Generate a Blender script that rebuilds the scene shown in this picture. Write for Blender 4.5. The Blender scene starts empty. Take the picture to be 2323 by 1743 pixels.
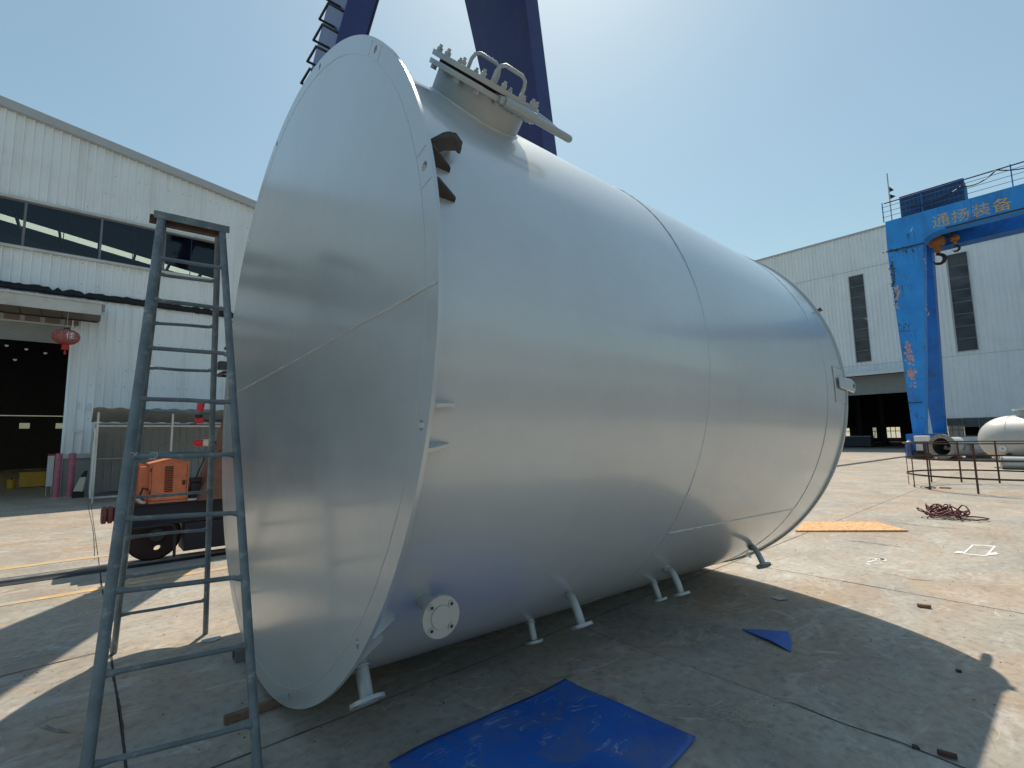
import bpy, bmesh, math, random
from mathutils import Vector as V, Matrix
random.seed(7)
sc = bpy.context.scene
col = sc.collection
R = math.radians

# ------------------------------------------------------------ camera
FPX, PITCH, ROLL, YAW, CAMH = 1104.66 / 2323, .109666, -.0167346, .720537, 1.6
fw = V((math.sin(YAW) * math.cos(PITCH), math.cos(YAW) * math.cos(PITCH), math.sin(PITCH)))
rt = V((math.cos(YAW), -math.sin(YAW), 0)); up = rt.cross(fw)
r2 = math.cos(ROLL) * rt + math.sin(ROLL) * up
u2 = -math.sin(ROLL) * rt + math.cos(ROLL) * up
cam = bpy.data.objects.new('camera', bpy.data.cameras.new('camera'))
col.objects.link(cam)
cam.matrix_world = Matrix(((r2.x, u2.x, -fw.x, 0), (r2.y, u2.y, -fw.y, 0), (r2.z, u2.z, -fw.z, CAMH), (0, 0, 0, 1)))
cam.data.sensor_width = 36; cam.data.lens = 36 * FPX
cam.data.clip_start = .05; cam.data.clip_end = 5000
sc.camera = cam

# ------------------------------------------------------------ sky, sun, exposure
SUN_EL, SUN_AZ = 57.3, 47.8          # azimuth from +Y towards +X
w = bpy.data.worlds.new('World'); sc.world = w; w.use_nodes = True
nt = w.node_tree
sky = nt.nodes.new('ShaderNodeTexSky'); sky.sky_type = 'NISHITA'; sky.sun_disc = False
sky.sun_elevation = R(SUN_EL); sky.sun_rotation = R(SUN_AZ)
sky.air_density = 1.5; sky.dust_density = .75; sky.ozone_density = 2.5; sky.altitude = 20
bg = nt.nodes['Background']; bg.inputs[1].default_value = .122
haz = nt.nodes.new('ShaderNodeMix'); haz.data_type = 'RGBA'; haz.blend_type = 'MULTIPLY'; haz.inputs[0].default_value = 1
haz.inputs[7].default_value = (.97, 1.035, .91, 1)          # the whole sky is a little milky, less blue
nt.links.new(sky.outputs[0], haz.inputs[6])
veil = nt.nodes.new('ShaderNodeMix'); veil.data_type = 'RGBA'; veil.inputs[0].default_value = .22      # even summer haze over the whole dome
veil.inputs[7].default_value = (2.8, 3.85, 4.6, 1)
nt.links.new(haz.outputs[2], veil.inputs[6]); nt.links.new(veil.outputs[2], bg.inputs[0])
sl = bpy.data.lights.new('sun', 'SUN'); sl.energy = 4.8; sl.angle = R(.55); sl.color = (1, .88, .72)
sun = bpy.data.objects.new('sun', sl); col.objects.link(sun)
sd = V((math.sin(R(SUN_AZ)) * math.cos(R(SUN_EL)), math.cos(R(SUN_AZ)) * math.cos(R(SUN_EL)), math.sin(R(SUN_EL))))
sun.rotation_euler = sd.to_track_quat('Z', 'Y').to_euler(); sun.location = sd * 60
vs = sc.view_settings; vs.view_transform = 'Standard'; vs.look = 'None'; vs.exposure = 0.0; vs.gamma = 1

# ------------------------------------------------------------ materials
def mat(name):
    m = bpy.data.materials.new(name); m.use_nodes = True
    return m, m.node_tree, m.node_tree.nodes['Principled BSDF']
def N(t, typ, **k):
    n = t.nodes.new(typ)
    for a, b in k.items(): setattr(n, a, b)
    return n
def noise(t, scale, detail=4, rough=.55, vec=None, dist=0):
    n = N(t, 'ShaderNodeTexNoise'); n.inputs['Scale'].default_value = scale
    n.inputs['Detail'].default_value = detail; n.inputs['Roughness'].default_value = rough
    n.inputs['Distortion'].default_value = dist
    if vec: t.links.new(vec, n.inputs['Vector'])
    return n.outputs[0]
def ramp(t, fac, stops):
    n = N(t, 'ShaderNodeValToRGB'); t.links.new(fac, n.inputs[0])
    e = n.color_ramp.elements
    while len(e) < len(stops): e.new(.5)
    for i, (p, c) in enumerate(stops):
        e[i].position = p; e[i].color = (c if len(c) == 4 else (*c, 1)) if not isinstance(c, float) else (c, c, c, 1)
    return n.outputs[0]
def mix(t, fac, a, b, mode='MIX'):
    n = N(t, 'ShaderNodeMix', data_type='RGBA', blend_type=mode)
    for v, s in ((fac, 0), (a, 6), (b, 7)):
        if isinstance(v, (int, float)): n.inputs[s].default_value = v
        elif isinstance(v, tuple): n.inputs[s].default_value = (*v, 1)
        else: t.links.new(v, n.inputs[s])
    return n.outputs[2]
def pos(t, scale=(1, 1, 1), rot=(0, 0, 0), world=True):
    m = N(t, 'ShaderNodeMapping'); m.inputs['Scale'].default_value = scale; m.inputs['Rotation'].default_value = rot
    if world: t.links.new(N(t, 'ShaderNodeNewGeometry').outputs['Position'], m.inputs[0])
    else: t.links.new(N(t, 'ShaderNodeTexCoord').outputs['Object'], m.inputs[0])
    return m.outputs[0]
def bump(t, p, h, strength, dist=.01):
    b = N(t, 'ShaderNodeBump'); b.inputs['Strength'].default_value = strength; b.inputs['Distance'].default_value = dist
    t.links.new(h, b.inputs['Height']); t.links.new(b.outputs[0], p.inputs['Normal'])
def paint(name, c, rough=.5, metal=0., var=.12, vscale=3., dirt=None, dirt_amt=.5, dscale=1.5, bmp=.05, dlo=.5, dhi=.68):
    m, t, p = mat(name)
    P = pos(t)
    n = noise(t, vscale, 5, .6, P)
    hi = tuple(min(1, x * (1 + var)) for x in c); lo = tuple(x * (1 - var) for x in c)
    cc = ramp(t, n, [(.3, lo), (.7, hi)])
    if dirt:
        f = ramp(t, noise(t, dscale, 7, .65, P), [(dlo, 0.0), (dhi, 1.0)])
        mm = N(t, 'ShaderNodeMath', operation='MULTIPLY'); t.links.new(f, mm.inputs[0]); mm.inputs[1].default_value = dirt_amt
        cc = mix(t, mm.outputs[0], cc, dirt)
    t.links.new(cc, p.inputs['Base Color'])
    rr = N(t, 'ShaderNodeMapRange'); t.links.new(n, rr.inputs[0])
    rr.inputs['To Min'].default_value = max(0, rough - .08); rr.inputs['To Max'].default_value = min(1, rough + .08)
    t.links.new(rr.outputs[0], p.inputs['Roughness']); p.inputs['Metallic'].default_value = metal
    if bmp: bump(t, p, noise(t, 60, 4, .6, P), bmp, .004)
    return m

def concrete(name, warm=True):
    m, t, p = mat(name)
    P = pos(t)
    big = noise(t, .22, 6, .6, P); med = noise(t, 1.1, 7, .62, P, .6); fine = noise(t, 14, 6, .7, P)
    base = ramp(t, med, [(.28, (.32, .305, .275)), (.5, (.43, .405, .355)), (.74, (.55, .52, .455))])
    rust = ramp(t, noise(t, .55, 7, .66, pos(t, (1, 1.7, 1), (0, 0, .5)), .8), [(.44, 0.0), (.66, 1.0)])
    f = N(t, 'ShaderNodeMath', operation='MULTIPLY'); t.links.new(rust, f.inputs[0]); f.inputs[1].default_value = .62
    base = mix(t, f.outputs[0], base, (.50, .335, .205))
    wht = ramp(t, noise(t, 1.6, 8, .7, pos(t, (1, 2.2, 1), (0, 0, -.3)), 1.2), [(.55, 0.0), (.66, 1.0)])
    g = N(t, 'ShaderNodeMath', operation='MULTIPLY'); t.links.new(wht, g.inputs[0]); g.inputs[1].default_value = .6
    base = mix(t, g.outputs[0], base, (.62, .60, .57))
    drk = ramp(t, noise(t, 2.7, 8, .72, pos(t, (1, 1.4, 1), (0, 0, 1.1)), 1.6), [(.32, 1.0), (.43, 0.0)])
    g2 = N(t, 'ShaderNodeMath', operation='MULTIPLY'); t.links.new(drk, g2.inputs[0]); g2.inputs[1].default_value = .5
    base = mix(t, g2.outputs[0], base, (.20, .175, .15))
    sp = ramp(t, fine, [(.30, .62), (.5, 1.0), (.72, 1.15)])
    base = mix(t, .8, base, sp, 'MULTIPLY')
    base = mix(t, 1.0, base, (.82, .825, .83), 'MULTIPLY')
    # thin pale scuffs: ridges of a warped noise
    s1 = noise(t, .9, 3, .5, pos(t, (1, 1, 1), (0, 0, .7)), 2.5)
    rg = ramp(t, s1, [(.485, 0.0), (.5, 1.0), (.515, 0.0)])
    brk = ramp(t, noise(t, 1.7, 4, .6, P), [(.52, 0.0), (.62, 1.0)])
    gg = N(t, 'ShaderNodeMath', operation='MULTIPLY'); t.links.new(rg, gg.inputs[0]); t.links.new(brk, gg.inputs[1])
    gh = N(t, 'ShaderNodeMath', operation='MULTIPLY'); t.links.new(gg.outputs[0], gh.inputs[0]); gh.inputs[1].default_value = .45
    base = mix(t, gh.outputs[0], base, (.66, .64, .60))
    oi = N(t, 'ShaderNodeObjectInfo'); rnd = ramp(t, oi.outputs['Random'], [(0, .92), (1, 1.06)])
    base = mix(t, 1.0, base, rnd, 'MULTIPLY')
    t.links.new(base, p.inputs['Base Color'])
    rr = ramp(t, med, [(.3, .62), (.7, .86)]); t.links.new(rr, p.inputs['Roughness'])
    p.inputs['Specular IOR Level'].default_value = .35
    bump(t, p, noise(t, 35, 6, .7, P), .5, .008)
    return m
M = {}
M['concrete'] = concrete('concrete')
M['subgrade'] = paint('subgrade', (.05, .045, .04), .95)
# silver tank paint: sprayed aluminium paint with faint roller-wide mottling
def silver(name, c, rough, metal, smear=True, wavy=False, coat=0., crough=.1):
    m, t, p = mat(name)
    P = pos(t)
    n = noise(t, 1.3, 6, .6, P); n2 = noise(t, 9, 5, .6, P)
    cc = ramp(t, n, [(.3, tuple(x * .95 for x in c)), (.7, tuple(x * 1.04 for x in c))])
    cc = mix(t, .25, cc, ramp(t, n2, [(.3, .9), (.7, 1.06)]), 'MULTIPLY')
    n3 = noise(t, 2.2, 7, .65, pos(t, (.35, 1, 1)), .4)
    if smear:      # dusty wipes and overspray
        f = ramp(t, n3, [(.52, 0.0), (.72, 1.0)])
        k = N(t, 'ShaderNodeMath', operation='MULTIPLY'); t.links.new(f, k.inputs[0]); k.inputs[1].default_value = .22
        cc = mix(t, k.outputs[0], cc, (.62, .62, .60))
    t.links.new(cc, p.inputs['Base Color'])
    rr = N(t, 'ShaderNodeMapRange'); t.links.new(n3, rr.inputs[0]); rr.inputs['To Min'].default_value = rough; rr.inputs['To Max'].default_value = rough + .09; rr.inputs['From Min'].default_value = .25; rr.inputs['From Max'].default_value = .75
    t.links.new(rr.outputs[0], p.inputs['Roughness']); p.inputs['Metallic'].default_value = metal
    p.inputs['Coat Weight'].default_value = coat; p.inputs['Coat Roughness'].default_value = crough; p.inputs['Coat IOR'].default_value = 1.6
    if wavy: bump(t, p, noise(t, .8, 0, .5, P), .30, .014)
    return m
M['silver'] = silver('silver_paint', (.52, .57, .595), .34, .42, wavy=True, coat=.9, crough=.185)
M['silver_shell'] = silver('silver_paint_shell', (.555, .60, .62), .37, .32, coat=.85, crough=.14)
M['added_asphalt'] = paint('added_asphalt', (.075, .075, .075), .85, 0, .25, 1.5)
M['silver_dull'] = silver('silver_paint_dull', (.40, .44, .455), .42, .45)
def cladding(name, c, amt):
    m, t, p = mat(name)
    P = pos(t)
    cc = ramp(t, noise(t, 1.1, 5, .6, P), [(.3, tuple(x * .95 for x in c)), (.7, c)])
    st = ramp(t, noise(t, 2.6, 6, .6, pos(t, (1, 1, .07))), [(.50, 0.0), (.72, 1.0)])
    k = N(t, 'ShaderNodeMath', operation='MULTIPLY'); t.links.new(st, k.inputs[0]); k.inputs[1].default_value = amt
    cc = mix(t, k.outputs[0], cc, (.46, .45, .42))
    bl = ramp(t, noise(t, .5, 7, .65, P), [(.55, 0.0), (.75, 1.0)])
    k = N(t, 'ShaderNodeMath', operation='MULTIPLY'); t.links.new(bl, k.inputs[0]); k.inputs[1].default_value = amt
    cc = mix(t, k.outputs[0], cc, (.55, .55, .53))
    t.links.new(cc, p.inputs['Base Color']); p.inputs['Roughness'].default_value = .5
    return m
M['clad'] = cladding('white_cladding', (.86, .91, .93), .28)
M['clad2'] = cladding('white_cladding_far', (.88, .925, .945), .2)
M['vessel'] = silver('vessel_paint', (.50, .50, .485), .48, .30)
M['screw'] = paint('screw_heads', (.22, .20, .18), .7)
M['trim'] = paint('grey_trim', (.44, .46, .47), .5, 0, .06)
M['palegrey'] = paint('pale_grey_metal', (.56, .57, .55), .5, 0, .08, 2, (.30, .25, .18), .4, 2.5)
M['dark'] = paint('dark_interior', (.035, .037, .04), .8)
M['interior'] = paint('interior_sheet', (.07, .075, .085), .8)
M['mullion'] = paint('window_frame_grey', (.16, .17, .19), .5)
M['navy'] = paint('navy_paint', (.022, .030, .15), .38, 0, .2, 1.5, (.10, .07, .08), .35, 1.3)
M['blackpaint'] = paint('black_steel', (.02, .02, .024), .5)
M['ladder'] = paint('blue_grey_pipe', (.165, .20, .22), .5, .1, .3, 7, (.36, .36, .34), .7, 14, .15, .56, .66)
M['rustwood'] = paint('rusty_angle', (.13, .075, .05), .8, 0, .4, 12)
M['rust'] = paint('rusty_steel', (.085, .042, .03), .8, 0, .4, 10, (.16, .07, .035), .6, 5)
M['orange'] = paint('orange_paint', (.62, .185, .085), .55, 0, .15, 14, (.25, .10, .06), .6, 22, .1, .56, .7)
M['buffer'] = paint('buffer_rubber', (.17, .055, .05), .7, 0, .3, 14)
M['wheel'] = paint('wheel_dark_red', (.035, .012, .012), .7)
M['redlamp'] = paint('red_plastic', (.55, .02, .03), .3)
M['blackrubber'] = paint('black_rubber', (.02, .02, .022), .7)
M['brown'] = paint('brown_reflection', (.16, .085, .06), .7, 0, .25, 6)  # warm reflection on the navy leg, put into the colour of its foot
M['bluecrane'] = None
M['deepblue'] = paint('deep_blue_paint', (.010, .15, .50), .45, 0, .15, 1, (.03, .05, .09), .5, 1.2)
M['cabinblue'] = paint('dark_blue_sheet', (.02, .075, .19), .55, 0, .3, 1.4)
M['yellowtext'] = paint('worn_gold_paint', (.62, .43, .16), .6, 0, .35, 9, (.3, .3, .25), .4, 4)
M['hookorange'] = paint('hook_block_orange', (.40, .155, .04), .6, 0, .3, 4)
M['pink'] = paint('faded_red_paint', (.50, .155, .22), .6, 0, .2, 8, (.25, .2, .2), .6, 9)
M['white'] = paint('white_paint', (.72, .74, .75), .5, 0, .06)
M['red'] = paint('red_paint', (.5, .03, .03), .5)
M['yellow'] = paint('yellow_paint', (.66, .38, .03), .5, 0, .15, 6)
M['yellowline'] = paint('worn_yellow_line', (.62, .40, .15), .8, 0, .25, 9, (.42, .36, .28), .9, 5, 0, .42, .55)
M['whiteline'] = paint('sprayed_white_line', (.75, .75, .74), .85, 0, .1, 9, (.45, .40, .34), .9, 8, 0, .55, .66)
M['lantern'] = paint('faded_lantern_cloth', (.33, .11, .10), .75, 0, .25, 22, (.52, .36, .33), .6, 14)
M['lanternred'] = paint('lantern_red', (.50, .03, .025), .6)
M['blackcloth'] = paint('torn_black_wrap', (.012, .013, .018), .75, 0, .5, 5)
M['timber'] = paint('weathered_timber', (.19, .12, .085), .85, 0, .3, 14)
M['steel'] = paint('bare_steel', (.30, .29, .28), .45, .6, .2, 8)
M['hose'] = paint('maroon_hose', (.13, .022, .025), .5, 0, .2, 20)
M['shedgrey'] = paint('shed_sheet', (.36, .38, .37), .6, 0, .08, 2, (.2, .18, .15), .4, 2)
M['soffit'] = paint('brown_soffit', (.20, .17, .145), .8, 0, .15, 2)
M['shutter'] = paint('shutter_slats', (.33, .35, .345), .5, 0, .08)
M['railsteel'] = paint('rail_steel', (.16, .13, .12), .5, .4, .3, 4)
M['straw'] = paint('dry_grass', (.50, .43, .30), .9)
M['cream'] = paint('cream_plastic', (.62, .58, .47), .6)
M['rag_and_shade'] = paint('dirty_cloth_and_shade', (.055, .05, .042), .85, 0, .4, 9)

def wood():
    m, t, p = mat('plywood_sheet')
    a = noise(t, 5, 7, .65, pos(t, (1, 9, 1), (0, 0, .35)), 1.0)
    c = ramp(t, a, [(.34, (.40, .18, .065)), (.48, (.62, .34, .15)), (.62, (.74, .50, .27))])
    t.links.new(c, p.inputs['Base Color']); p.inputs['Roughness'].default_value = .75
    return m
M['plywood'] = wood()

def tarp():
    m, t, p = mat('blue_corrugated_plastic')
    P = pos(t)
    c = ramp(t, noise(t, 2.2, 5, .6, P), [(.3, (.003, .085, .42)), (.7, (.008, .15, .60))])
    d = ramp(t, noise(t, 3.6, 8, .7, P, 1.0), [(.45, 0.0), (.66, 1.0)])
    f = N(t, 'ShaderNodeMath', operation='MULTIPLY'); t.links.new(d, f.inputs[0]); f.inputs[1].default_value = .6
    c = mix(t, f.outputs[0], c, (.12, .15, .23))
    # rubbed ring and long scratches
    for rot, sc_, lo in ((.5, 2.2, .5), (2.0, 1.5, .52)):
        s = noise(t, sc_, 3, .5, pos(t, (1, 3.2, 1), (0, 0, rot)), 1.5)
        rg = ramp(t, s, [(.485, 0.0), (.5, 1.0), (.512, 0.0)])
        br = ramp(t, noise(t, 5, 4, .6, P), [(lo, 0.0), (lo + .1, 1.0)])
        k = N(t, 'ShaderNodeMath', operation='MULTIPLY'); t.links.new(rg, k.inputs[0]); t.links.new(br, k.inputs[1])
        k2 = N(t, 'ShaderNodeMath', operation='MULTIPLY'); t.links.new(k.outputs[0], k2.inputs[0]); k2.inputs[1].default_value = .7
        c = mix(t, k2.outputs[0], c, (.40, .46, .56))
    t.links.new(c, p.inputs['Base Color']); p.inputs['Roughness'].default_value = .5
    wv = N(t, 'ShaderNodeTexWave'); wv.inputs['Scale'].default_value = 38; t.links.new(pos(t, rot=(0, 0, .03)), wv.inputs[0])
    bump(t, p, wv.outputs[1], .12, .003)
    return m
M['tarp'] = tarp()

def craneblue():
    m, t, p = mat('peeling_blue_paint')
    P = pos(t)
    c = ramp(t, noise(t, .7, 5, .6, P), [(.3, (.016, .24, .72)), (.7, (.03, .34, .88))])
    grime = ramp(t, noise(t, .9, 8, .7, pos(t, (1, 1, .4)), .5), [(.52, 0.0), (.68, 1.0)])
    g = N(t, 'ShaderNodeMath', operation='MULTIPLY'); t.links.new(grime, g.inputs[0]); g.inputs[1].default_value = .5
    c = mix(t, g.outputs[0], c, (.035, .10, .19))
    t.links.new(c, p.inputs['Base Color']); p.inputs['Roughness'].default_value = .5
    return m
M['bluecrane'] = craneblue()
M['peel'] = paint('peeled_pink_primer', (.55, .36, .36), .8, 0, .3, 5)
M['peeldark'] = paint('peeled_dark_patch', (.06, .075, .10), .8, 0, .4, 5)

def glass(name, tint, gl):
    m, t, p = mat(name)
    t.nodes.remove(p)
    o = t.nodes['Material Output']
    tr = N(t, 'ShaderNodeBsdfTransparent'); tr.inputs[0].default_value = (*tint, 1)
    g = N(t, 'ShaderNodeBsdfGlossy'); g.inputs['Roughness'].default_value = .03; g.inputs['Color'].default_value = (.8, .85, .9, 1)
    fr = N(t, 'ShaderNodeFresnel'); fr.inputs[0].default_value = 1.45
    mp = N(t, 'ShaderNodeMath', operation='MULTIPLY_ADD'); t.links.new(fr.outputs[0], mp.inputs[0]); mp.inputs[1].default_value = gl; mp.inputs[2].default_value = .02
    mx = N(t, 'ShaderNodeMixShader'); t.links.new(mp.outputs[0], mx.inputs[0]); t.links.new(tr.outputs[0], mx.inputs[1]); t.links.new(g.outputs[0], mx.inputs[2])
    t.links.new(mx.outputs[0], o.inputs[0])
    return m
M['glass'] = glass('tinted_glass', (.55, .62, .72), .55)
def dirty_glass():
    m, t, p = mat('dusty_dark_glass')
    o = t.nodes['Material Output']
    c = ramp(t, noise(t, .6, 5, .6, pos(t, (1, 1, 2.5))), [(.35, (.055, .062, .07)), (.65, (.13, .145, .155))])
    t.links.new(c, p.inputs['Base Color']); p.inputs['Roughness'].default_value = .22
    tr = N(t, 'ShaderNodeBsdfTransparent'); tr.inputs[0].default_value = (.8, .85, .9, 1)
    mx = N(t, 'ShaderNodeMixShader'); mx.inputs[0].default_value = .35
    t.links.new(p.outputs[0], mx.inputs[1]); t.links.new(tr.outputs[0], mx.inputs[2]); t.links.new(mx.outputs[0], o.inputs[0])
    return m
M['glassfar'] = dirty_glass()
def skylight():
    m, t, p = mat('translucent_roof_sheet')
    t.nodes.remove(p); o = t.nodes['Material Output']
    a = N(t, 'ShaderNodeBsdfTranslucent'); a.inputs[0].default_value = (.95, .92, .58, 1)
    t.links.new(a.outputs[0], o.inputs[0]); return m
M['skylight'] = skylight()
def emit(name, c, s):
    m, t, p = mat(name)
    p.inputs['Emission Color'].default_value = (*c, 1); p.inputs['Emission Strength'].default_value = s
    return m
M['lamp'] = emit('lit_lamp', (1, .97, .9), .9)
M['lampdim'] = emit('lit_lamp_dim', (1, .95, .85), .12)
M['truck'] = paint('black_navy_paint', (.012, .015, .030), .65, 0, .3, 3, (.035, .026, .024), .4, 3)

# ------------------------------------------------------------ mesh helpers
class MB:
    def __init__(s): s.v = []; s.f = []
    def add(s, vs, fs):
        k = len(s.v); s.v += [tuple(x) for x in vs]; s.f += [tuple(i + k for i in f) for f in fs]; return s
    def box(s, x0, x1, y0, y1, z0, z1):
        return s.add([(x0, y0, z0), (x1, y0, z0), (x1, y1, z0), (x0, y1, z0), (x0, y0, z1), (x1, y0, z1), (x1, y1, z1), (x0, y1, z1)],
                     [(0, 3, 2, 1), (4, 5, 6, 7), (0, 1, 5, 4), (1, 2, 6, 5), (2, 3, 7, 6), (3, 0, 4, 7)])
    def obox(s, c, ax, h):
        c = V(c); a = [V(x).normalized() * k for x, k in zip(ax, h)]
        vs = [c + i * a[0] + j * a[1] + k * a[2] for k in (-1, 1) for i, j in ((-1, -1), (1, -1), (1, 1), (-1, 1))]
        return s.add(vs, [(0, 3, 2, 1), (4, 5, 6, 7), (0, 1, 5, 4), (1, 2, 6, 5), (2, 3, 7, 6), (3, 0, 4, 7)])
    def hexa(s, b, t):   # bottom quad, top quad (same winding)
        return s.add(list(b) + list(t), [(0, 3, 2, 1), (4, 5, 6, 7), (0, 1, 5, 4), (1, 2, 6, 5), (2, 3, 7, 6), (3, 0, 4, 7)])
    def quad(s, *p): return s.add(p, [tuple(range(len(p)))])
    def tube(s, pts, r, n=10, closed=False, caps=True):
        pts = [V(p) for p in pts]; L = len(pts); rs = r if isinstance(r, (list, tuple)) else [r] * L
        k = len(s.v); prev = None
        for i, p in enumerate(pts):
            if closed: d = pts[(i + 1) % L] - pts[i - 1]
            else: d = pts[min(i + 1, L - 1)] - pts[max(i - 1, 0)]
            d.normalize()
            if prev is None:
                a = d.orthogonal().normalized()
            else:
                a = prev - d * prev.dot(d)
                a = a.normalized() if a.length > 1e-6 else d.orthogonal().normalized()
            prev = a; b = d.cross(a)
            for j in range(n):
                t = 2 * math.pi * j / n
                s.v.append(tuple(p + rs[i] * (math.cos(t) * a + math.sin(t) * b)))
        for i in range(L if closed else L - 1):
            for j in range(n):
                i2 = (i + 1) % L
                s.f.append((k + i * n + j, k + i * n + (j + 1) % n, k + i2 * n + (j + 1) % n, k + i2 * n + j))
        if caps and not closed:
            s.f.append(tuple(k + j for j in reversed(range(n)))); s.f.append(tuple(k + (L - 1) * n + j for j in range(n)))
        return s
    def lathe(s, o, axis, prof, n=32, ref=None, caps=(True, True)):
        o = V(o); d = V(axis).normalized(); a = (V(ref) - d * V(ref).dot(d)).normalized() if ref else d.orthogonal().normalized(); b = d.cross(a)
        k = len(s.v)
        for t, r in prof:
            for j in range(n):
                q = 2 * math.pi * j / n
                s.v.append(tuple(o + d * t + r * (math.cos(q) * a + math.sin(q) * b)))
        for i in range(len(prof) - 1):
            for j in range(n):
                s.f.append((k + i * n + j, k + i * n + (j + 1) % n, k + (i + 1) * n + (j + 1) % n, k + (i + 1) * n + j))
        if caps[0]: s.f.append(tuple(k + j for j in reversed(range(n))))
        if caps[1]: s.f.append(tuple(k + (len(prof) - 1) * n + j for j in range(n)))
        return s
    def cyl(s, p0, p1, r, n=16, r1=None):
        p0, p1 = V(p0), V(p1)
        return s.lathe(p0, p1 - p0, [(0, r), ((p1 - p0).length, r if r1 is None else r1)], n)
    def prism(s, pts, vec):
        n = len(pts); pts = [V(p) for p in pts]; vec = V(vec)
        return s.add(pts + [p + vec for p in pts], [tuple(reversed(range(n))), tuple(range(n, 2 * n))] + [(i, (i + 1) % n, n + (i + 1) % n, n + i) for i in range(n)])
    def mesh(s, name, m, off=(0, 0, 0), smooth=None, bevel=0):
        me = bpy.data.meshes.new(name)
        me.from_pydata([(x - off[0], y - off[1], z - off[2]) for x, y, z in s.v], [], s.f)
        bm = bmesh.new(); bm.from_mesh(me)
        bmesh.ops.recalc_face_normals(bm, faces=bm.faces)
        if bevel:
            bmesh.ops.bevel(bm, geom=bm.edges[:], offset=bevel, segments=1, affect='EDGES', clamp_overlap=True)
        bm.to_mesh(me); bm.free()
        me.materials.append(m)
        if smooth is not None:
            me.shade_smooth(); me.set_sharp_from_angle(angle=R(smooth))
        return me
def wpos(o):
    p = V(o.location)
    while o.parent: o = o.parent; p = p + V(o.location)
    return p
def link(name, me, parent=None, loc=(0, 0, 0)):
    o = bpy.data.objects.new(name, me); col.objects.link(o); o.location = loc
    if parent: o.parent = parent
    return o
def part(name, mb, m, parent, smooth=None, bevel=0):
    return link(name, mb.mesh(name, M[m] if isinstance(m, str) else m, wpos(parent), smooth, bevel), parent)
def tag(o, label, cat, group=None):
    o['label'] = label; o['category'] = cat
    if group: o['group'] = group
    return o
def thing(name, label, cat, loc=(0, 0, 0), group=None):
    return tag(link(name, None, None, loc), label, cat, group)
def solo(name, mb, m, label, cat, loc=(0, 0, 0), group=None, smooth=None, bevel=0):
    return tag(link(name, mb.mesh(name, M[m], loc, smooth, bevel), None, loc), label, cat, group)
def struct(name, mb, m, loc=(0, 0, 0), kind='structure'):
    o = link(name, mb.mesh(name, M[m], loc), None, loc); o['kind'] = kind; return o
def glyph(ch, size, origin, ux, uy, depth, m, parent, name='character', bold=0.):
    """one printed character as a thin mesh; origin = centre, ux/uy its right and up directions"""
    cu = bpy.data.curves.new('glyph', 'FONT'); cu.body = ch; cu.size = 1; cu.align_x = 'CENTER'; cu.align_y = 'CENTER'; cu.extrude = 0; cu.offset = bold
    ob = bpy.data.objects.new('glyph', cu); col.objects.link(ob)
    bpy.context.view_layer.update()
    me = bpy.data.meshes.new_from_object(ob.evaluated_get(bpy.context.evaluated_depsgraph_get()))
    bpy.data.objects.remove(ob)
    xs = [v.co.x for v in me.vertices]; ys = [v.co.y for v in me.vertices]
    if not xs: return None
    cx, cy = (min(xs) + max(xs)) / 2, (min(ys) + max(ys)) / 2
    k = size / max(max(ys) - min(ys), 1e-6)
    ux, uy = V(ux).normalized(), V(uy).normalized(); nz = ux.cross(uy); off = wpos(parent); o0 = V(origin)
    for v in me.vertices:
        v.co = o0 + (v.co.x - cx) * k * ux + (v.co.y - cy) * k * uy + nz * depth - off
    me.materials.clear(); me.materials.append(M[m])
    return link(name, me, parent)

# ------------------------------------------------------------ ground
g = MB().add([(-900, -900, -.07), (900, -900, -.07), (900, 900, -.07), (-900, 900, -.07)], [(0, 1, 2, 3)])
ground = struct('ground', g, 'subgrade')
G = .004
def slab_mesh(wx, wy):
    return MB().box(G, wx - G, G, wy - G, -.06, 0).mesh('concrete_slab', M['concrete'], bevel=.003)
slabs = {}
def slab(x, y, wx, wy):
    k = (round(wx, 3), round(wy, 3))
    if k not in slabs: slabs[k] = slab_mesh(*k)
    o = link('concrete_slab', slabs[k], ground, (x, y, 0)); return o
RA = -2.05                                   # crane runway is turned a little from the slab grid
XE = [.26 + 3 * i for i in range(0, 26)]
for i in range(len(XE) - 1):
    for y0, y1 in ((-3.05, 2.95), (2.95, 8.95), (8.95, 14.95), (14.95, 21.0)):
        slab(XE[i], y0, 3, y1 - y0)
XW = [.26 - 6 * i for i in range(0, 7)]
for i in range(len(XW) - 1):
    for y0, y1 in ((-3.05, -.9), (-.9, 5.1), (5.1, 9.15), (9.15, 15.1), (15.1, 21.0)):
        slab(XW[i + 1], y0, 6, y1 - y0)
for i in range(8):
    for j in range(5):
        slab(-41.74 + 12 * i + (0), 21.0 + 8 * j, 12, 8)
for j in range(6):
    for i in range(3):
        slab(75.26 + 8 * i, -3.05 + 6 * j, 8, 6)
random.seed(31)
def sealant(pts, w0):
    L, Rr = [], []
    for i, (x, y, nx_, ny_) in enumerate(pts):
        a, b = w0 * random.uniform(.5, 1.3), w0 * random.uniform(.5, 1.3)
        L.append((x + nx_ * a, y + ny_ * a, .0025)); Rr.append((x - nx_ * b, y - ny_ * b, .0025))
    n = len(pts); mb = MB().add(L + Rr, [(i, i + 1, n + i + 1, n + i) for i in range(n - 1)])
    return part('joint_sealant', mb, 'subgrade', ground)
sealant([(.26 + .006 * math.sin(i * .21), .5 + i * .05, 1, 0) for i in range(150)], .0065)
sealant([(.26 + i * .08, 2.95 + .004 * math.sin(i * .4), 0, 1) for i in range(120)], .0035)
sealant([(6.26 + .006 * math.sin(i * .3), -.5 + i * .08, 1, 0) for i in range(90)], .0045)
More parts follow.
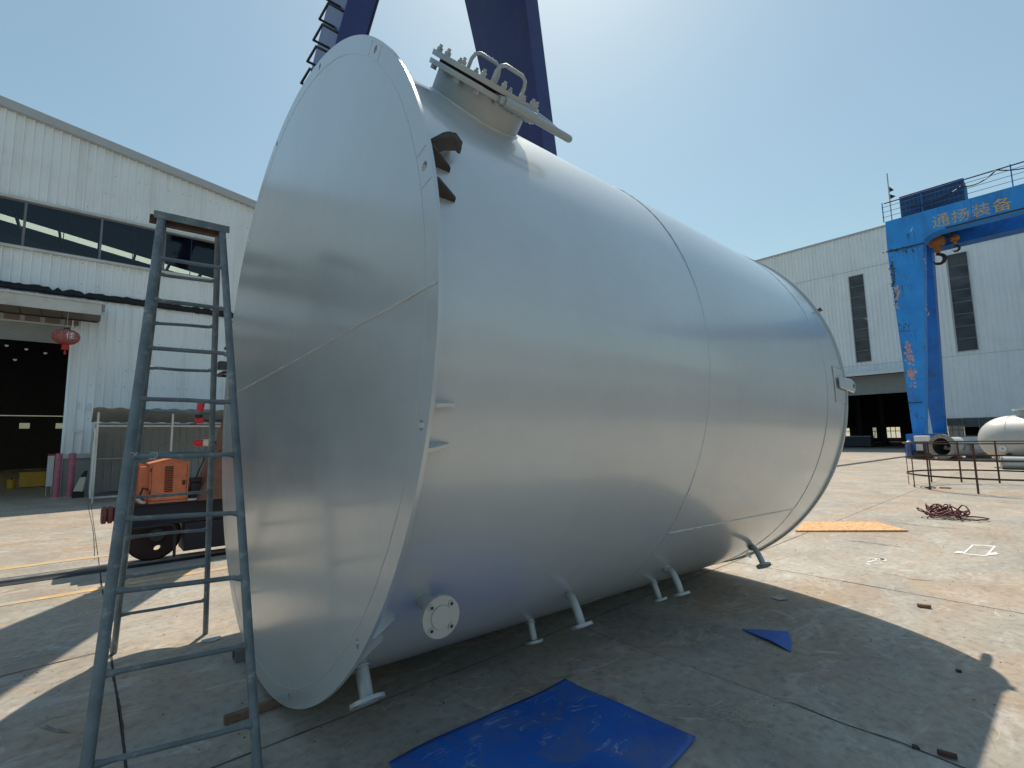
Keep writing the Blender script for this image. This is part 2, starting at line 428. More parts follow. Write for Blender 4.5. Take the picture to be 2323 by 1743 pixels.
sealant([(-2.4 + i * .06, 5.1 + .02 * math.sin(i * .33), 0, 1) for i in range(44)], .004)
sealant([(3.26 + .012 * math.sin(i * .5), .1 + i * .04, 1, 0) for i in range(30)], .004)
sealant([(.22 + .02 * math.sin(i * .05), 9.2 + i * .09, 1, 0) for i in range(100)], .006)
M['stain'] = paint('old_oil_stain', (.17, .155, .14), .7, 0, .3, 9, (.36, .33, .29), .9, 7, 0, .45, .6)
def stain(pts, w0):
    n = len(pts); L, Rr = [], []
    for i, (x, y, nx_, ny_) in enumerate(pts):
        q = w0 * math.sin(math.pi * (i + .15) / (n - .7)) * random.uniform(.6, 1.3)
        L.append((x + nx_ * q, y + ny_ * q, .0018)); Rr.append((x - nx_ * q, y - ny_ * q, .0018))
    part('oil_stain', MB().add(L + Rr, [(i, i + 1, n + i + 1, n + i) for i in range(n - 1)]), 'stain', ground)
stain([(8.65 + .02 * math.sin(i), 2.42 - i * .03, 1, 0) for i in range(26)], .05)
stain([(-.12 + .0011 * i * i * .3 + .003 * i, 4.2 - i * .02, 1, .2) for i in range(20)], .018)
stain([(-.06 + .006 * i, 4.13 - i * .002, .1, 1) for i in range(12)], .008)
stain([(6.9 + .03 * math.sin(i * .6), 1.5 - i * .03, 1, 0) for i in range(14)], .02)
stain([(10.8 + .04 * math.sin(i * .4), 2.3 - i * .05, 1, 0) for i in range(22)], .05)
far = MB()
far.add([(-900, -900, -.012), (900, -900, -.012), (900, -22, -.012), (-900, -22, -.012)], [(0, 1, 2, 3)])
far.add([(-900, 61.2, -.012), (900, 61.2, -.012), (900, 900, -.012), (-900, 900, -.012)], [(0, 1, 2, 3)])
far.add([(99.4, -3.05, -.012), (900, -3.05, -.012), (900, 61.2, -.012), (99.4, 61.2, -.012)], [(0, 1, 2, 3)])
far.add([(-900, -3.05, -.012), (-41.8, -3.05, -.012), (-41.8, 61.2, -.012), (-900, 61.2, -.012)], [(0, 1, 2, 3)])
struct('yard_ground', far, 'concrete')
struct('road', MB().add([(-900, -22, -.008), (900, -22, -.008), (900, -3.05, -.008), (-900, -3.05, -.008)], [(0, 1, 2, 3)]), 'added_asphalt')  # unseen dark strip, added to darken the ground mirrored in the shell

# painted lines on the slabs
def strip(pts0, pts1, z): return MB().add([(*p, z) for p in pts0] + [(*p, z) for p in reversed(pts1)], [tuple(range(len(pts0) + len(pts1)))])
def line_obj(name, mb, m, label): return solo(name, mb, m, label, 'road marking')
line_obj('yellow_line', strip([(-30, 9.36), (40, 9.2)], [(-30, 9.52), (40, 9.36)], .004), 'yellowline', 'worn yellow stripe painted on the building side of the crane rail')
line_obj('yellow_line', strip([(-30, 7.30), (40, 7.15)], [(-30, 7.42), (40, 7.27)], .004), 'yellowline', 'faint worn yellow stripe painted on the tank side of the crane rail')
wq = MB()
P4 = [(9.45, 1.05), (9.53, .84), (8.74, .86), (8.70, 1.07)]
for p, q, wx_, wy_ in ((P4[0], P4[1], .075, 0), (P4[1], P4[2], 0, .022), (P4[2], P4[3], .06, 0), (P4[3], P4[0], 0, .022)):
    e = .0035 + .0004 * len(wq.f)
    wq.add([(p[0] - wx_ / 2, p[1] - wy_ / 2, e), (q[0] - wx_ / 2, q[1] - wy_ / 2, e), (q[0] + wx_ / 2, q[1] + wy_ / 2, e), (p[0] + wx_ / 2, p[1] + wy_ / 2, e)], [(0, 1, 2, 3)])
wq.add([(8.70, 1.07, .0062), (8.66, 1.16, .0062), (8.80, 1.15, .0062), (8.83, 1.07, .0062)], [(0, 1, 2, 3)])
wq.add([(8.76, .86, .0058), (8.95, .76, .0058), (9.08, .80, .0058), (8.92, .86, .0058)], [(0, 1, 2, 3)])
line_obj('painted_square', wq, 'whiteline', 'white spray-painted rectangle on the sunlit concrete')
bl = MB(); random.seed(3)
for k in range(26):
    a = random.uniform(0, 6.28); r = abs(random.gauss(0, .13)); x, y = 7.59 + r * math.cos(a) * 1.2, 1.75 + r * math.sin(a) * .5
    rr = random.uniform(.008, .035); n = 7
    bl.add([(x + rr * random.uniform(.6, 1.2) * math.cos(6.28 * i / n), y + rr * random.uniform(.6, 1.2) * math.sin(6.28 * i / n), .004) for i in range(n)], [tuple(range(n))])
line_obj('paint_splash', bl, 'whiteline', 'small white paint splash on the concrete beyond the tank shadow')['kind'] = 'stuff'

# ------------------------------------------------------------ crane rails
def runway(x): return 8.45 + (x - .3) * math.tan(R(RA)) * 1.0
rail = thing('crane_rail', 'long steel crane rail crossing the yard behind the tank', 'rail', (0, runway(0), 0))
dx = V((1, math.tan(R(RA)), 0)).normalized(); dy = V((-dx.y, dx.x, 0))
def along(x, off=0, z=0): return V((x, runway(x), z)) + dy * off
def rbar(o0, o1, z0, z1, x0=-60, x1=75):
    return MB().hexa([along(x0, o0, z0), along(x1, o0, z0), along(x1, o1, z0), along(x0, o1, z0)], [along(x0, o0, z1), along(x1, o0, z1), along(x1, o1, z1), along(x0, o1, z1)])
part('rail_groove', rbar(-.26, -.085, .001, .006), 'truck', rail)
part('rail_head', rbar(-.08, .05, .001, .034), 'steel', rail)
part('rail_clip_strip', rbar(.051, .15, .001, .012), 'concrete', rail)
part('rail_groove', rbar(.151, .23, .001, .006), 'truck', rail)

# ------------------------------------------------------------ buildings
def corr(mb, u, o, u0, u1, z0, z1, pitch=.22, depth=.06, n=None):
    """ribbed sheet along direction u from o; n = outward normal; z0/z1 numbers or functions of u"""
    u, o, n = V(u), V(o), V(n)
    f0 = z0 if callable(z0) else (lambda s: z0); f1 = z1 if callable(z1) else (lambda s: z1)
    xs = []
    k = math.floor(u0 / pitch)
    while k * pitch < u1:
        b = k * pitch
        for d, h in ((0, 0), (pitch * .70, 0), (pitch * .73, depth), (pitch * .90, depth), (pitch * .93, 0)):
            xs.append((b + d, h))
        k += 1
    xs = [(u0, 0)] + [q for q in xs if u0 < q[0] < u1] + [(u1, 0)]
    vs, fs = [], []
    for s, h in xs:
        p = o + u * s + n * h
        vs += [(p.x, p.y, f0(s)), (p.x, p.y, f1(s))]
    fs = [(2 * i, 2 * i + 2, 2 * i + 3, 2 * i + 1) for i in range(len(xs) - 1)]
    return mb.add(vs, fs)

# --- workshop on the left (front wall on Y = WY)
WY = 21.2
APX = -21.0
def roofz(x):
    return 12.08 - .1527 * x if x > APX else (12.08 - .1527 * APX) + .1527 * (x - APX)
WX0, WX1 = -68.0, 26.0
ws = thing('workshop', 'white ribbed metal workshop with a window band and an open roller door', 'building', (0, WY, 0))
DOORS = [(-8.6, -.5), (-27.0, -19.0), (-47, -39)]
def wall_low():
    mb = MB(); x = WX0
    for a, b in sorted(DOORS):
        corr(mb, (1, 0, 0), (0, WY, 0), x, a, .02, 7.81, n=(0, -1, 0))
        corr(mb, (1, 0, 0), (0, WY, 0), a, b, 5.66, 7.81, n=(0, -1, 0)); x = b
    corr(mb, (1, 0, 0), (0, WY, 0), x, WX1, 1.25, 7.81, n=(0, -1, 0))
    return mb
part('wall_cladding', wall_low(), 'clad', ws)
part('plinth', MB().box(-.5, WX1, WY + .01, WY + .2, 0, 1.19), 'shedgrey', ws)
part('plinth_rail', MB().box(-.5, WX1, WY - .06, WY + .05, 1.17, 1.32), 'palegrey', ws)
WBAY = [3.46, 1.81, .04, -1.81, -3.66] + [-3.66 - 1.85 * i for i in range(1, 29)]
WEND = WBAY[-1]
up_ = MB()
corr(up_, (1, 0, 0), (0, WY, 0), 3.46, WX1, 7.81, 9.31, n=(0, -1, 0))
corr(up_, (1, 0, 0), (0, WY, 0), WX0, WEND, 7.81, 9.31, n=(0, -1, 0))
corr(up_, (1, 0, 0), (0, WY, 0), WX0, WX1, 9.31, lambda s: roofz(s) - .05, n=(0, -1, 0))
part('gable_cladding', up_, 'clad', ws)
tr = MB()
for a, b in ((WX0 - .3, APX), (APX, WX1 + .3)):
    tr.hexa([(a, WY - .2, roofz(a) - .28), (b, WY - .2, roofz(b) - .28), (b, WY + .02, roofz(b) - .28), (a, WY + .02, roofz(a) - .28)],
            [(a, WY - .2, roofz(a)), (b, WY - .2, roofz(b)), (b, WY + .02, roofz(b)), (a, WY + .02, roofz(a))])
part('verge_trim', tr, 'trim', ws)
part('window_head', MB().box(WEND - .05, 3.5, WY - .12, WY + .04, 9.31, 9.39), 'palegrey', ws)
part('window_sill', MB().box(WEND - .05, 3.5, WY - .14, WY + .04, 7.73, 7.81), 'palegrey', ws)
for i in range(len(WBAY) - 1):
    b, a = WBAY[i], WBAY[i + 1]; mid = (a + b) / 2
    fr = MB().box(a - .025, a + .035, WY - .05, WY + .02, 7.81, 9.31)
    fr.box(a + .035, b - .025, WY - .03, WY + .02, 7.812, 7.86).box(a + .035, b - .025, WY - .03, WY + .02, 9.26, 9.308)
    wn = part('window', fr, 'mullion', ws)
    if i < 12:
        part('mullion', MB().box(mid - .012, mid + .012, WY - .025, WY + .015, 7.861, 9.259), 'blackpaint', wn)
        part('pane', MB().box(a + .036, mid - .013, WY - .012, WY - .006, 7.861, 9.259), 'glass', wn)
        part('pane', MB().box(mid + .013, b - .026, WY - .012, WY - .006, 7.861, 9.259), 'glass', wn)
    else:
        part('pane', MB().box(a + .036, b - .026, WY - .012, WY - .006, 7.861, 9.259), 'glass', wn)
# roof, with a translucent strip
def roofsheet(y0, y1, lift=0):
    mb = MB()
    for a, b in ((WX0, APX), (APX, WX1)):
        mb.quad((a, y0, roofz(a) - .04 + lift), (b, y0, roofz(b) - .04 + lift), (b, y1, roofz(b) - .04 + lift), (a, y1, roofz(a) - .04 + lift))
    return mb
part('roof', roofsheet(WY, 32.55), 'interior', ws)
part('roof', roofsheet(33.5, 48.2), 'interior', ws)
part('skylight', roofsheet(32.55, 33.5, .003), 'skylight', ws)
pu = MB()
for x in [i * 1.5 - 30 for i in range(30)]:
    pu.box(x - .04, x + .04, WY + .3, 48, roofz(x) - .30, roofz(x) - .08)
part('purlins', pu, 'dark', ws)['kind'] = 'stuff'
tb = MB()
for y in (27.0, 34.6, 41.5):
    for x0 in range(-30, 24, 6):
        tb.hexa([(x0, y - .1, roofz(x0) - .75), (x0 + 6, y - .1, roofz(x0 + 6) - .75), (x0 + 6, y + .1, roofz(x0 + 6) - .75), (x0, y + .1, roofz(x0) - .75)],
                [(x0, y - .1, roofz(x0) - .32), (x0 + 6, y - .1, roofz(x0 + 6) - .32), (x0 + 6, y + .1, roofz(x0 + 6) - .32), (x0, y + .1, roofz(x0) - .32)])
part('roof_beam', tb, 'dark', ws)
rear = MB()
ZB = [0, 2.80, 3.18, 3.60, 3.75]
wins = [(-3.41, -2.89), (-1.56, -1.04), (-5.3, -4.7)]
Y2 = 48.2
def rq(x0, x1, z0, z1): rear.quad((x0, Y2, z0), (x1, Y2, z0), (x1, Y2, z1), (x0, Y2, z1))
rq(WX0, WX1, 0, 2.8); x = WX0
for a, b in sorted(wins): rq(x, a, 2.8, 3.18); x = b
rq(x, WX1, 2.8, 3.18); rq(WX0, WX1, 3.18, 3.66); rq(WX0, -12, 3.66, 3.72); rq(2, WX1, 3.66, 3.72)
rear.add([(WX0, Y2, 3.72), (WX1, Y2, 3.72), (WX1, Y2, roofz(WX1)), (APX, Y2, roofz(APX)), (WX0, Y2, roofz(WX0))], [(0, 1, 2, 3, 4)])
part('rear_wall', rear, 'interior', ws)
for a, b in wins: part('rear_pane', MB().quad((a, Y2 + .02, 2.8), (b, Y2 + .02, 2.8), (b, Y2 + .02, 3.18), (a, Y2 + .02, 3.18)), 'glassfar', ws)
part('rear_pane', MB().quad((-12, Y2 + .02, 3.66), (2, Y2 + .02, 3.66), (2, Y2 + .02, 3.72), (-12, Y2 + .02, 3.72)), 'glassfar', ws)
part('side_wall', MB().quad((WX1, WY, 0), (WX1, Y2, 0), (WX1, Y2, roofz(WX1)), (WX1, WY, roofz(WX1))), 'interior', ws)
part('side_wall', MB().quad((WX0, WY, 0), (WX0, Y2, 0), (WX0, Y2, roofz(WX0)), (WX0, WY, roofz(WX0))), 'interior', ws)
for a, b in DOORS:
    rd = MB()
    n = 12
    for i in range(n):
        z = 4.86 + (5.42 - 4.86) * i / n; h = (5.42 - 4.86) / n
        rd.prism([(a, WY + .05, z), (a, WY + .028, z + h * .5), (a, WY + .05, z + h), (a, WY + .09, z + h), (a, WY + .09, z)], (b - a, 0, 0))
    part('roller_shutter', rd, 'shutter', ws)
    part('shutter_box', MB().box(a - .1, b + .1, WY - .05, WY + .35, 5.42, 5.47).box(a, b, WY + .02, WY + .3, 5.47, 5.66), 'palegrey', ws)
    part('door_jamb', MB().box(a - .09, a + .02, WY - .055, WY + .12, .01, 5.42), 'palegrey', ws)
    part('door_jamb', MB().box(b - .02, b + .05, WY - .055, WY + .12, .01, 5.42), 'clad', ws)
    c0, c1 = a - .6, b + .62
    cn = part('canopy', MB().box(c0, c1 - .14 + .2, 20.05, 20.07, 5.70, 6.06).box(c0, c1 + .17, 20.0, WY, 6.061, 6.12).box(c1 + .06, c1 + .08, 20.075, WY, 5.72, 6.06), 'palegrey', ws)
    so = MB().box(c0, c1 + .05, 20.075, WY, 5.69, 5.705)
    sp = part('soffit', so, 'soffit', cn)
    jb = MB()
    x = c0
    while x < c1:
        jb.box(x, x + .012, 20.08, WY - .02, 5.675, 5.689); x += .47
    jb.box(c0, c1, WY - .06, WY - .035, 5.655, 5.689)
    part('soffit_joint', jb, 'blackpaint', cn)
# frieze panels between canopy and shutter box
fz = MB(); x = -8.5
while x < -.6:
    fz.box(x, x + .34, WY - .035, WY - .031, 5.48, 5.64); x += .46
part('frieze_panel', fz, 'soffit', ws)
scw = MB(); random.seed(41)
x = -.36
while x < 6.5:
    for z in (2.45, 3.55, 4.1, 5.1, 6.9, 7.6, 9.6, 10.2, 10.9):
        if z < roofz(x) - .4 and (z > 5.6 or x > -.3):
            scw.box(x - .009, x + .009, WY - .070, WY - .061, z - .009 + random.uniform(-.02, .02), z + .012)
    x += .22 * random.choice((1, 1, 2))
part('cladding_screws', scw, 'screw', ws)['kind'] = 'stuff'
part('downpipe', MB().tube([(12.0, WY - .12, roofz(12) - .4), (12.0, WY - .12, .1)], .06, 10), 'palegrey', ws)
# black torn wrap along the wall
tw = MB(); random.seed(5); xs = [-14 + .11 * i for i in range(171)]
topv, botv = [], []
for i, x in enumerate(xs):
    zt = 6.64 + random.uniform(-.03, .03) - (.07 if random.random() < .06 else 0)
    zb = 6.41 + random.uniform(-.012, .012)
    topv.append((x, WY - .075 - random.uniform(0, .05), zt)); botv.append((x, WY - .07 - random.uniform(0, .03), zb))
n = len(xs)
tw.add(topv + botv, [(i, i + 1, n + i + 1, n + i) for i in range(n - 1)])
tw.tube([(x, WY - .085 + random.uniform(-.01, .01), 6.5 + random.uniform(-.02, .02)) for x in xs[::4]], .055, 7)
solo('black_wrap', tw, 'blackcloth', 'torn black wrap on a pipe run along the workshop wall', 'pipe wrap', (0, WY, 6.4))
# cladding repair patches near the door jamb
pt = MB().box(-.28, -.24, WY - .068, WY - .062, 2.0, 2.55).box(-.24, -.02, WY - .068, WY - .062, 2.0, 2.07).box(-.20, -.16, WY - .068, WY - .062, 2.75, 3.0).box(.05, .1, WY - .068, WY - .062, 2.7, 2.95)
part('peeled_patch', pt, 'white', ws)['kind'] = 'stuff'
# interior lamps
for x, y, z in ((-4.11, 45, 8.13), (-3.19, 45, 7.99), (-2.27, 45, 7.82), (-3.67, 45, 7.24)):
    l = thing('high_bay_lamp', 'small lit ceiling lamp inside the dark workshop', 'lamp', (x, y, z), 'lamps inside the dark workshop')
    part('bulb', MB().lathe((x, y, z - .12), (0, 0, 1), [(0, .03), (.05, .085), (.12, .09)], 10), 'lampdim', l)
    part('lamp_shade', MB().lathe((x, y, z), (0, 0, 1), [(.001, .12), (.08, .06), (.12, .04)], 10), 'dark', l)
    part('cord', MB().cyl((x, y, z + .12), (x, y, roofz(x) - .08), .008, 6), 'dark', l)

# --- workshop facing us on the right (front wall on X = EX)
EX, EH = 56.0, 20.86
eb = thing('assembly_hall', 'tall pale ribbed assembly hall with narrow vertical windows behind the blue crane', 'building', (EX, 10, 0))
EY0, EY1 = -26.0, 62.0
TW = [(13.04, 11.87), (5.73, 4.48), (-1.7, -2.9), (-9.0, -10.2), (20.3, 19.1), (27.6, 26.4), (34.9, 33.7)]
ewl = MB()
cut = sorted([(b, a) for a, b in TW])
def ecorr(y0, y1, z0, z1): corr(ewl, (0, 1, 0), (EX, 0, 0), y0, y1, z0, z1, pitch=.33, depth=.11, n=(-1, 0, 0))
ecorr(EY0, EY1, 16.78, EH)
y = EY0
for a, b in cut: ecorr(y, a, 8.29, 16.78); y = b
ecorr(y, EY1, 8.29, 16.78)
ecorr(EY0, EY1, 7.1, 8.29)
EDOOR = (8.7, 21.5)
ecorr(EY0, EDOOR[0], 2.62, 7.1); ecorr(EDOOR[1], EY1, 2.62, 7.1)
ecorr(EY0, -3, .02, 2.62); ecorr(6.98, EDOOR[0], .02, 2.62); ecorr(EDOOR[1], EY1, .02, 2.62)
ecorr(-3, 6.98, .02, 1.05)
part('wall_cladding', ewl, 'clad2', eb)
part('roof_trim', MB().box(EX - .12, EX + .1, EY0, EY1, EH, EH + .18), 'trim', eb)
part('sheet_lap', MB().box(EX - .117, EX - .112, EY0, EY1, 17.3, 17.34).box(EX - .117, EX - .112, EY0, EY1, 7.9, 7.93), 'trim', eb)
for a, b in TW:
    wn = part('window', MB().box(EX - .13, EX + .05, b - .05, b, 8.24, 16.83).box(EX - .13, EX + .05, a, a + .05, 8.24, 16.83).box(EX - .13, EX + .05, b, a, 8.24, 8.29).box(EX - .13, EX + .05, b, a, 16.78, 16.83), 'trim', eb)
    zs = [8.29 + (16.78 - 8.29) * i / 8 for i in range(9)]
    for i in range(8):
        part('pane', MB().box(EX - .02, EX - .01, b + .001, a - .001, zs[i] + .03, zs[i + 1] - .03), 'glassfar', wn)
    tb = MB()
    for z in zs[1:-1]: tb.box(EX - .035, EX + .02, b + .001, a - .001, z - .03, z + .03)
    part('transom', tb, 'mullion', wn)
cp = part('door_canopy', MB().box(EX - 1.3, EX - .06, EDOOR[0] - 1.0, EDOOR[1] + 1, 6.95, 7.10), 'palegrey', eb)
part('canopy_fascia', MB().box(EX - 1.36, EX - 1.301, EDOOR[0] - 1.0, EDOOR[1] + 1, 6.86, 7.16), 'white', cp)
rs = MB(); z = 5.12
while z < 6.9:
    rs.prism([(EX + .06, EDOOR[0], z), (EX + .02, EDOOR[0], z + .05), (EX + .06, EDOOR[0], z + .1), (EX + .1, EDOOR[0], z + .1), (EX + .1, EDOOR[0], z)], (0, EDOOR[1] - EDOOR[0], 0)); z += .1
part('roller_shutter', rs, 'shutter', eb)
# low broken window
LW = MB().box(EX - .05, EX + .04, -3, 6.98, 2.56, 2.62).box(EX - .05, EX + .04, -3, 6.98, 1.05, 1.12)
yy = 6.98; n = 0
lowwin = part('window', LW, 'mullion', eb)
random.seed(11)
while yy > -2.9:
    y0 = yy - 1.0
    part('window_post', MB().box(EX - .04, EX + .03, y0 - .03, y0 + .03, 1.121, 2.559), 'mullion', lowwin)
    part('window_bar', MB().box(EX - .03, EX + .02, y0 + .031, yy - .031, 1.88, 1.92), 'mullion', lowwin)
    for z0, z1 in ((1.121, 1.879), (1.921, 2.559)):
        if random.random() < .62:
            part('pane', MB().box(EX - .005, EX + .002, y0 + .031, yy - .031, z0, z1), 'glassfar', lowwin)
    yy = y0
er = MB()
er.quad((EX, EY0, EH), (95, EY0, EH), (95, EY1, EH), (EX, EY1, EH))
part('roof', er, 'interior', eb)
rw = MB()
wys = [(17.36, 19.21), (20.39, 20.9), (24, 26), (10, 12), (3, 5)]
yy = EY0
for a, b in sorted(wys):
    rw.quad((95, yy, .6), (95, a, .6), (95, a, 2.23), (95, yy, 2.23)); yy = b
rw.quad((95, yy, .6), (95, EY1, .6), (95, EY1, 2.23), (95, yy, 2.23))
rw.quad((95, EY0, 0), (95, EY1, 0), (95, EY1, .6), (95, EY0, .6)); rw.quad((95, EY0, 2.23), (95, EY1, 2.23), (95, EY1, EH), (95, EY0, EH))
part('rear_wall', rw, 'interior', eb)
for a, b in wys:
    fm = MB()
    m_ = (b - a) / 3
    for i in range(4): fm.box(94.95, 95.05, a + i * m_ - .04, a + i * m_ + .04, .6, 2.23)
    fm.box(94.95, 95.05, a, b, 1.6, 1.68)
    part('rear_window', fm, 'mullion', eb)
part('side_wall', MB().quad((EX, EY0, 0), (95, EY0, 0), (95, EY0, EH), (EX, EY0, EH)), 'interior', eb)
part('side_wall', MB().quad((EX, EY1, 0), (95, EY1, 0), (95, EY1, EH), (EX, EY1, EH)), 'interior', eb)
for y in (6.0, 14.33, 16.57, 24, 31):
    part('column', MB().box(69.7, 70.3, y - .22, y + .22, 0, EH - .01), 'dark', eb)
for k in range(4):
    l = thing('strip_lamp', 'lit white tube lamp seen through the narrow tall window', 'lamp', (61 + k * 1.2, 12.7 + k * .05, 13.3), 'tube lamps behind the tall window')
    part('tube', MB().box(60.6 + k * 1.3, 61.4 + k * 1.3, 13.0 + k * .05, 13.1 + k * .05, 13.3, 13.4), 'lamp', l)
    part('lamp_housing', MB().box(60.6 + k * 1.3, 61.4 + k * 1.3, 12.95 + k * .05, 13.15 + k * .05, 13.405, 13.5), 'dark', l)
# machines in the hall doorway
mc = thing('steel_bin', 'dark steel bin standing inside the hall doorway', 'bin', (62, 15, 0))
part('bin_body', MB().box(61.5, 63, 13.8, 16.2, .1, 1.1), 'interior', mc)
part('bin_foot', MB().box(61.6, 61.8, 13.9, 14.1, 0, .1).box(61.6, 61.8, 15.9, 16.1, 0, .1).box(62.7, 62.9, 13.9, 14.1, 0, .1).box(62.7, 62.9, 15.9, 16.1, 0, .1), 'dark', mc)
part('bin_rim', MB().box(61.45, 63.05, 13.75, 16.25, 1.1, 1.16), 'trim', mc)

# --- long store across the yard: behind the camera, mirrored in the tank shell
so2 = thing('store_building', 'long low grey store mirrored in the tank shell, across the yard', 'building', (10, -40, 0))
sw = MB(); corr(sw, (1, 0, 0), (0, -40, 0), -50, 110, .02, 9.0, pitch=.6, depth=.06, n=(0, 1, 0)); part('wall_cladding', sw, 'trim', so2)
part('roof', MB().hexa([(-51, -58, 9.0), (111, -58, 9.0), (111, -39.6, 9.0), (-51, -39.6, 9.0)], [(-51, -58, 11.5), (111, -58, 11.5), (111, -39.6, 9.3), (-51, -39.6, 9.3)]), 'deepblue', so2)
for x in range(-40, 105, 18):
    part('roller_shutter', MB().box(x, x + 6, -39.93, -39.9, .02, 5.5), 'shutter', so2)
    part('window', MB().box(x + 8, x + 15, -39.93, -39.9, 4.5, 6.5), 'mullion', so2)

# ------------------------------------------------------------ shed against the workshop
sh = thing('bicycle_shed', 'small open grey sheet-metal shed standing against the workshop', 'shed', (1.6, 17.85, 0))
SX0, SX1, SY0, SY1 = .28, 4.6, 17.85, 20.6
rf_ = MB()
nseg = 44
vs = []
for i in range(nseg + 1):
    x = SX0 - .12 + (SX1 - SX0 + .3) * i / nseg; h = .03 * (1 if i % 4 in (1, 2) else 0)
    vs += [(x, SY0 - .22, 2.60 + h), (x, SY1, 2.30 + h)]
rf_.add(vs, [(2 * i, 2 * i + 2, 2 * i + 3, 2 * i + 1) for i in range(nseg)])
part('shed_roof', rf_, 'shedgrey', sh)
bk = MB(); corr(bk, (1, 0, 0), (0, SY1, 0), SX0, SX1, .1, 2.28, pitch=.2, depth=.03, n=(0, -1, 0)); part('back_panel', bk, 'shedgrey', sh)
part('side_panel', MB().box(SX0 - .06, SX0 - .03, SY0 + .04, SY1, .12, 2.05), 'clad', sh)
part('side_vent', MB().box(SX0 - .066, SX0 - .061, SY0 + .5, SY0 + .8, 1.7, 1.95), 'blackpaint', sh)
for x, y in ((SX0, SY0), (2.0, SY0), (3.9, SY0), (SX0, SY1 - .1), (SX1, SY1 - .1)):
    part('post', MB().box(x - .025, x + .025, y - .025, y + .025, 0, 2.5 if y == SY0 else 2.25), 'palegrey', sh)
part('rail', MB().box(SX0 + .03, SX1, SY0 + .04, SY0 + .07, .12, .17).box(SX0 + .03, SX1, SY1 - .12, SY1 - .08, 1.12, 1.17).box(SX0 + .03, SX1, SY0 + .3, SY0 + .33, 2.1, 2.15), 'palegrey', sh)

for i, (x, lab) in enumerate(((-.53, 'faded red steel bollard right beside the white board at the doorway'), (-.22, 'faded red steel bollard on the shed side of the workshop doorway'))):
    b = thing('bollard', lab, 'bollard', (x, 20.6, 0), 'bollards at the workshop door')
    part('bollard_post', MB().lathe((x, 20.6, .005), (0, 0, 1), [(0, .085), (1.33, .085), (1.345, .07)], 18), 'pink', b, 40)
    part('base_plate', MB().box(x - .12, x + .12, 20.48, 20.72, 0, .012), 'palegrey', b)
wb = thing('sign_board', 'white sign board with a red top edge leaning at the doorway', 'sign', (-.75, 21.9, 0))
part('board', MB().box(-.83, -.67, 21.95, 21.98, .28, 1.26), 'white', wb)
part('board_header', MB().box(-.83, -.67, 21.94, 21.985, 1.261, 1.32), 'red', wb)
part('board_leg', MB().box(-.82, -.80, 21.96, 21.98, 0, .28), 'palegrey', wb); part('board_leg', MB().box(-.70, -.68, 21.96, 21.98, 0, .28), 'palegrey', wb)
yb = thing('yellow_crate', 'low yellow steel crate inside the dark doorway', 'crate', (-1.4, 26.5, 0))
part('crate_wall', MB().box(-1.74, -1.02, 26.5, 26.54, .03, .55).box(-1.74, -1.70, 26.541, 27.2, .03, .55).box(-1.06, -1.02, 26.541, 27.2, .03, .55), 'yellow', yb)
part('crate_rim', MB().box(-1.78, -.98, 26.46, 26.54, .551, .59), 'yellow', yb); part('crate_floor', MB().box(-1.7, -1.06, 26.55, 27.2, .03, .06), 'yellow', yb)
part('crate_skid', MB().box(-1.7, -1.6, 26.5, 27.2, 0, .03).box(-1.16, -1.06, 26.5, 27.2, 0, .03), 'dark', yb)
yc = thing('yellow_can', 'small yellow can with a cap inside the dark doorway', 'can', (-1.95, 26.5, 0))
part('can_body', MB().lathe((-1.95, 26.6, 0), (0, 0, 1), [(0, .12), (.3, .135), (.34, .11)], 14), 'yellow', yc, 40)
part('can_cap', MB().lathe((-1.95, 26.6, .34), (0, 0, 1), [(.001, .04), (.06, .04)], 10), 'dark', yc)
bg_ = thing('tilted_bin', 'cream plastic bin with a dark lid slumped beside the shed', 'bin', (0, 20.2, 0))
part('bin_body', MB().hexa([(-.14, 20.1, .2), (.08, 20.1, .17), (.08, 20.35, .17), (-.14, 20.35, .2)], [(0, 20.1, .62), (.14, 20.1, .62), (.14, 20.35, .62), (0, 20.35, .62)]), 'cream', bg_, None, .01)
part('bin_lid', MB().hexa([(.0, 20.08, .625), (.15, 20.08, .625), (.15, 20.36, .625), (.0, 20.36, .625)], [(.09, 20.08, .8), (.16, 20.08, .8), (.16, 20.36, .8), (.09, 20.36, .8)]), 'blackrubber', bg_)
part('bin_base', MB().box(-.16, .12, 20.05, 20.4, 0, .165), 'blackrubber', bg_)

# lantern under the canopy
ln = thing('paper_lantern', 'faded red festival lantern hanging from the canopy', 'lantern', (-.59, 20.3, 4.4))
lc = (-.59, 20.3, 4.94); prof = []
for i in range(13):
    a = -math.pi / 2 + math.pi * i / 12; prof.append((.235 * math.sin(a), max(.06, .33 * math.cos(a) ** .8)))
lb = MB()
n = 24; d0 = V((0, 0, 1))
for k, (t, r) in enumerate(prof): pass
lb.lathe(lc, (0, 0, 1), prof, 28); lbody = part('lantern_body', lb, 'lantern', ln, 60)
rb = MB()
for j in range(14):
    q = 6.283 * j / 14
    rb.tube([(lc[0] + (r + .003) * math.cos(q), lc[1] + (r + .003) * math.sin(q), lc[2] + t) for t, r in prof], .004, 4)
part('lantern_rib', rb, 'lanternred', lbody)
part('lantern_cap', MB().lathe((lc[0], lc[1], lc[2] + .236), (0, 0, 1), [(0, .07), (.04, .07)], 14), 'blackpaint', ln)
part('lantern_skirt', MB().lathe((lc[0], lc[1], lc[2] - .40), (0, 0, 1), [(0, .10), (.16, .085)], 14), 'lanternred', ln)
part('tassel', MB().lathe((lc[0], lc[1], lc[2] - .55), (0, 0, 1), [(0, .03), (.149, .022)], 8), 'lanternred', ln)
part('hanger', MB().cyl((lc[0], lc[1], lc[2] + .276), (lc[0], lc[1], 5.689), .006, 6), 'palegrey', ln)
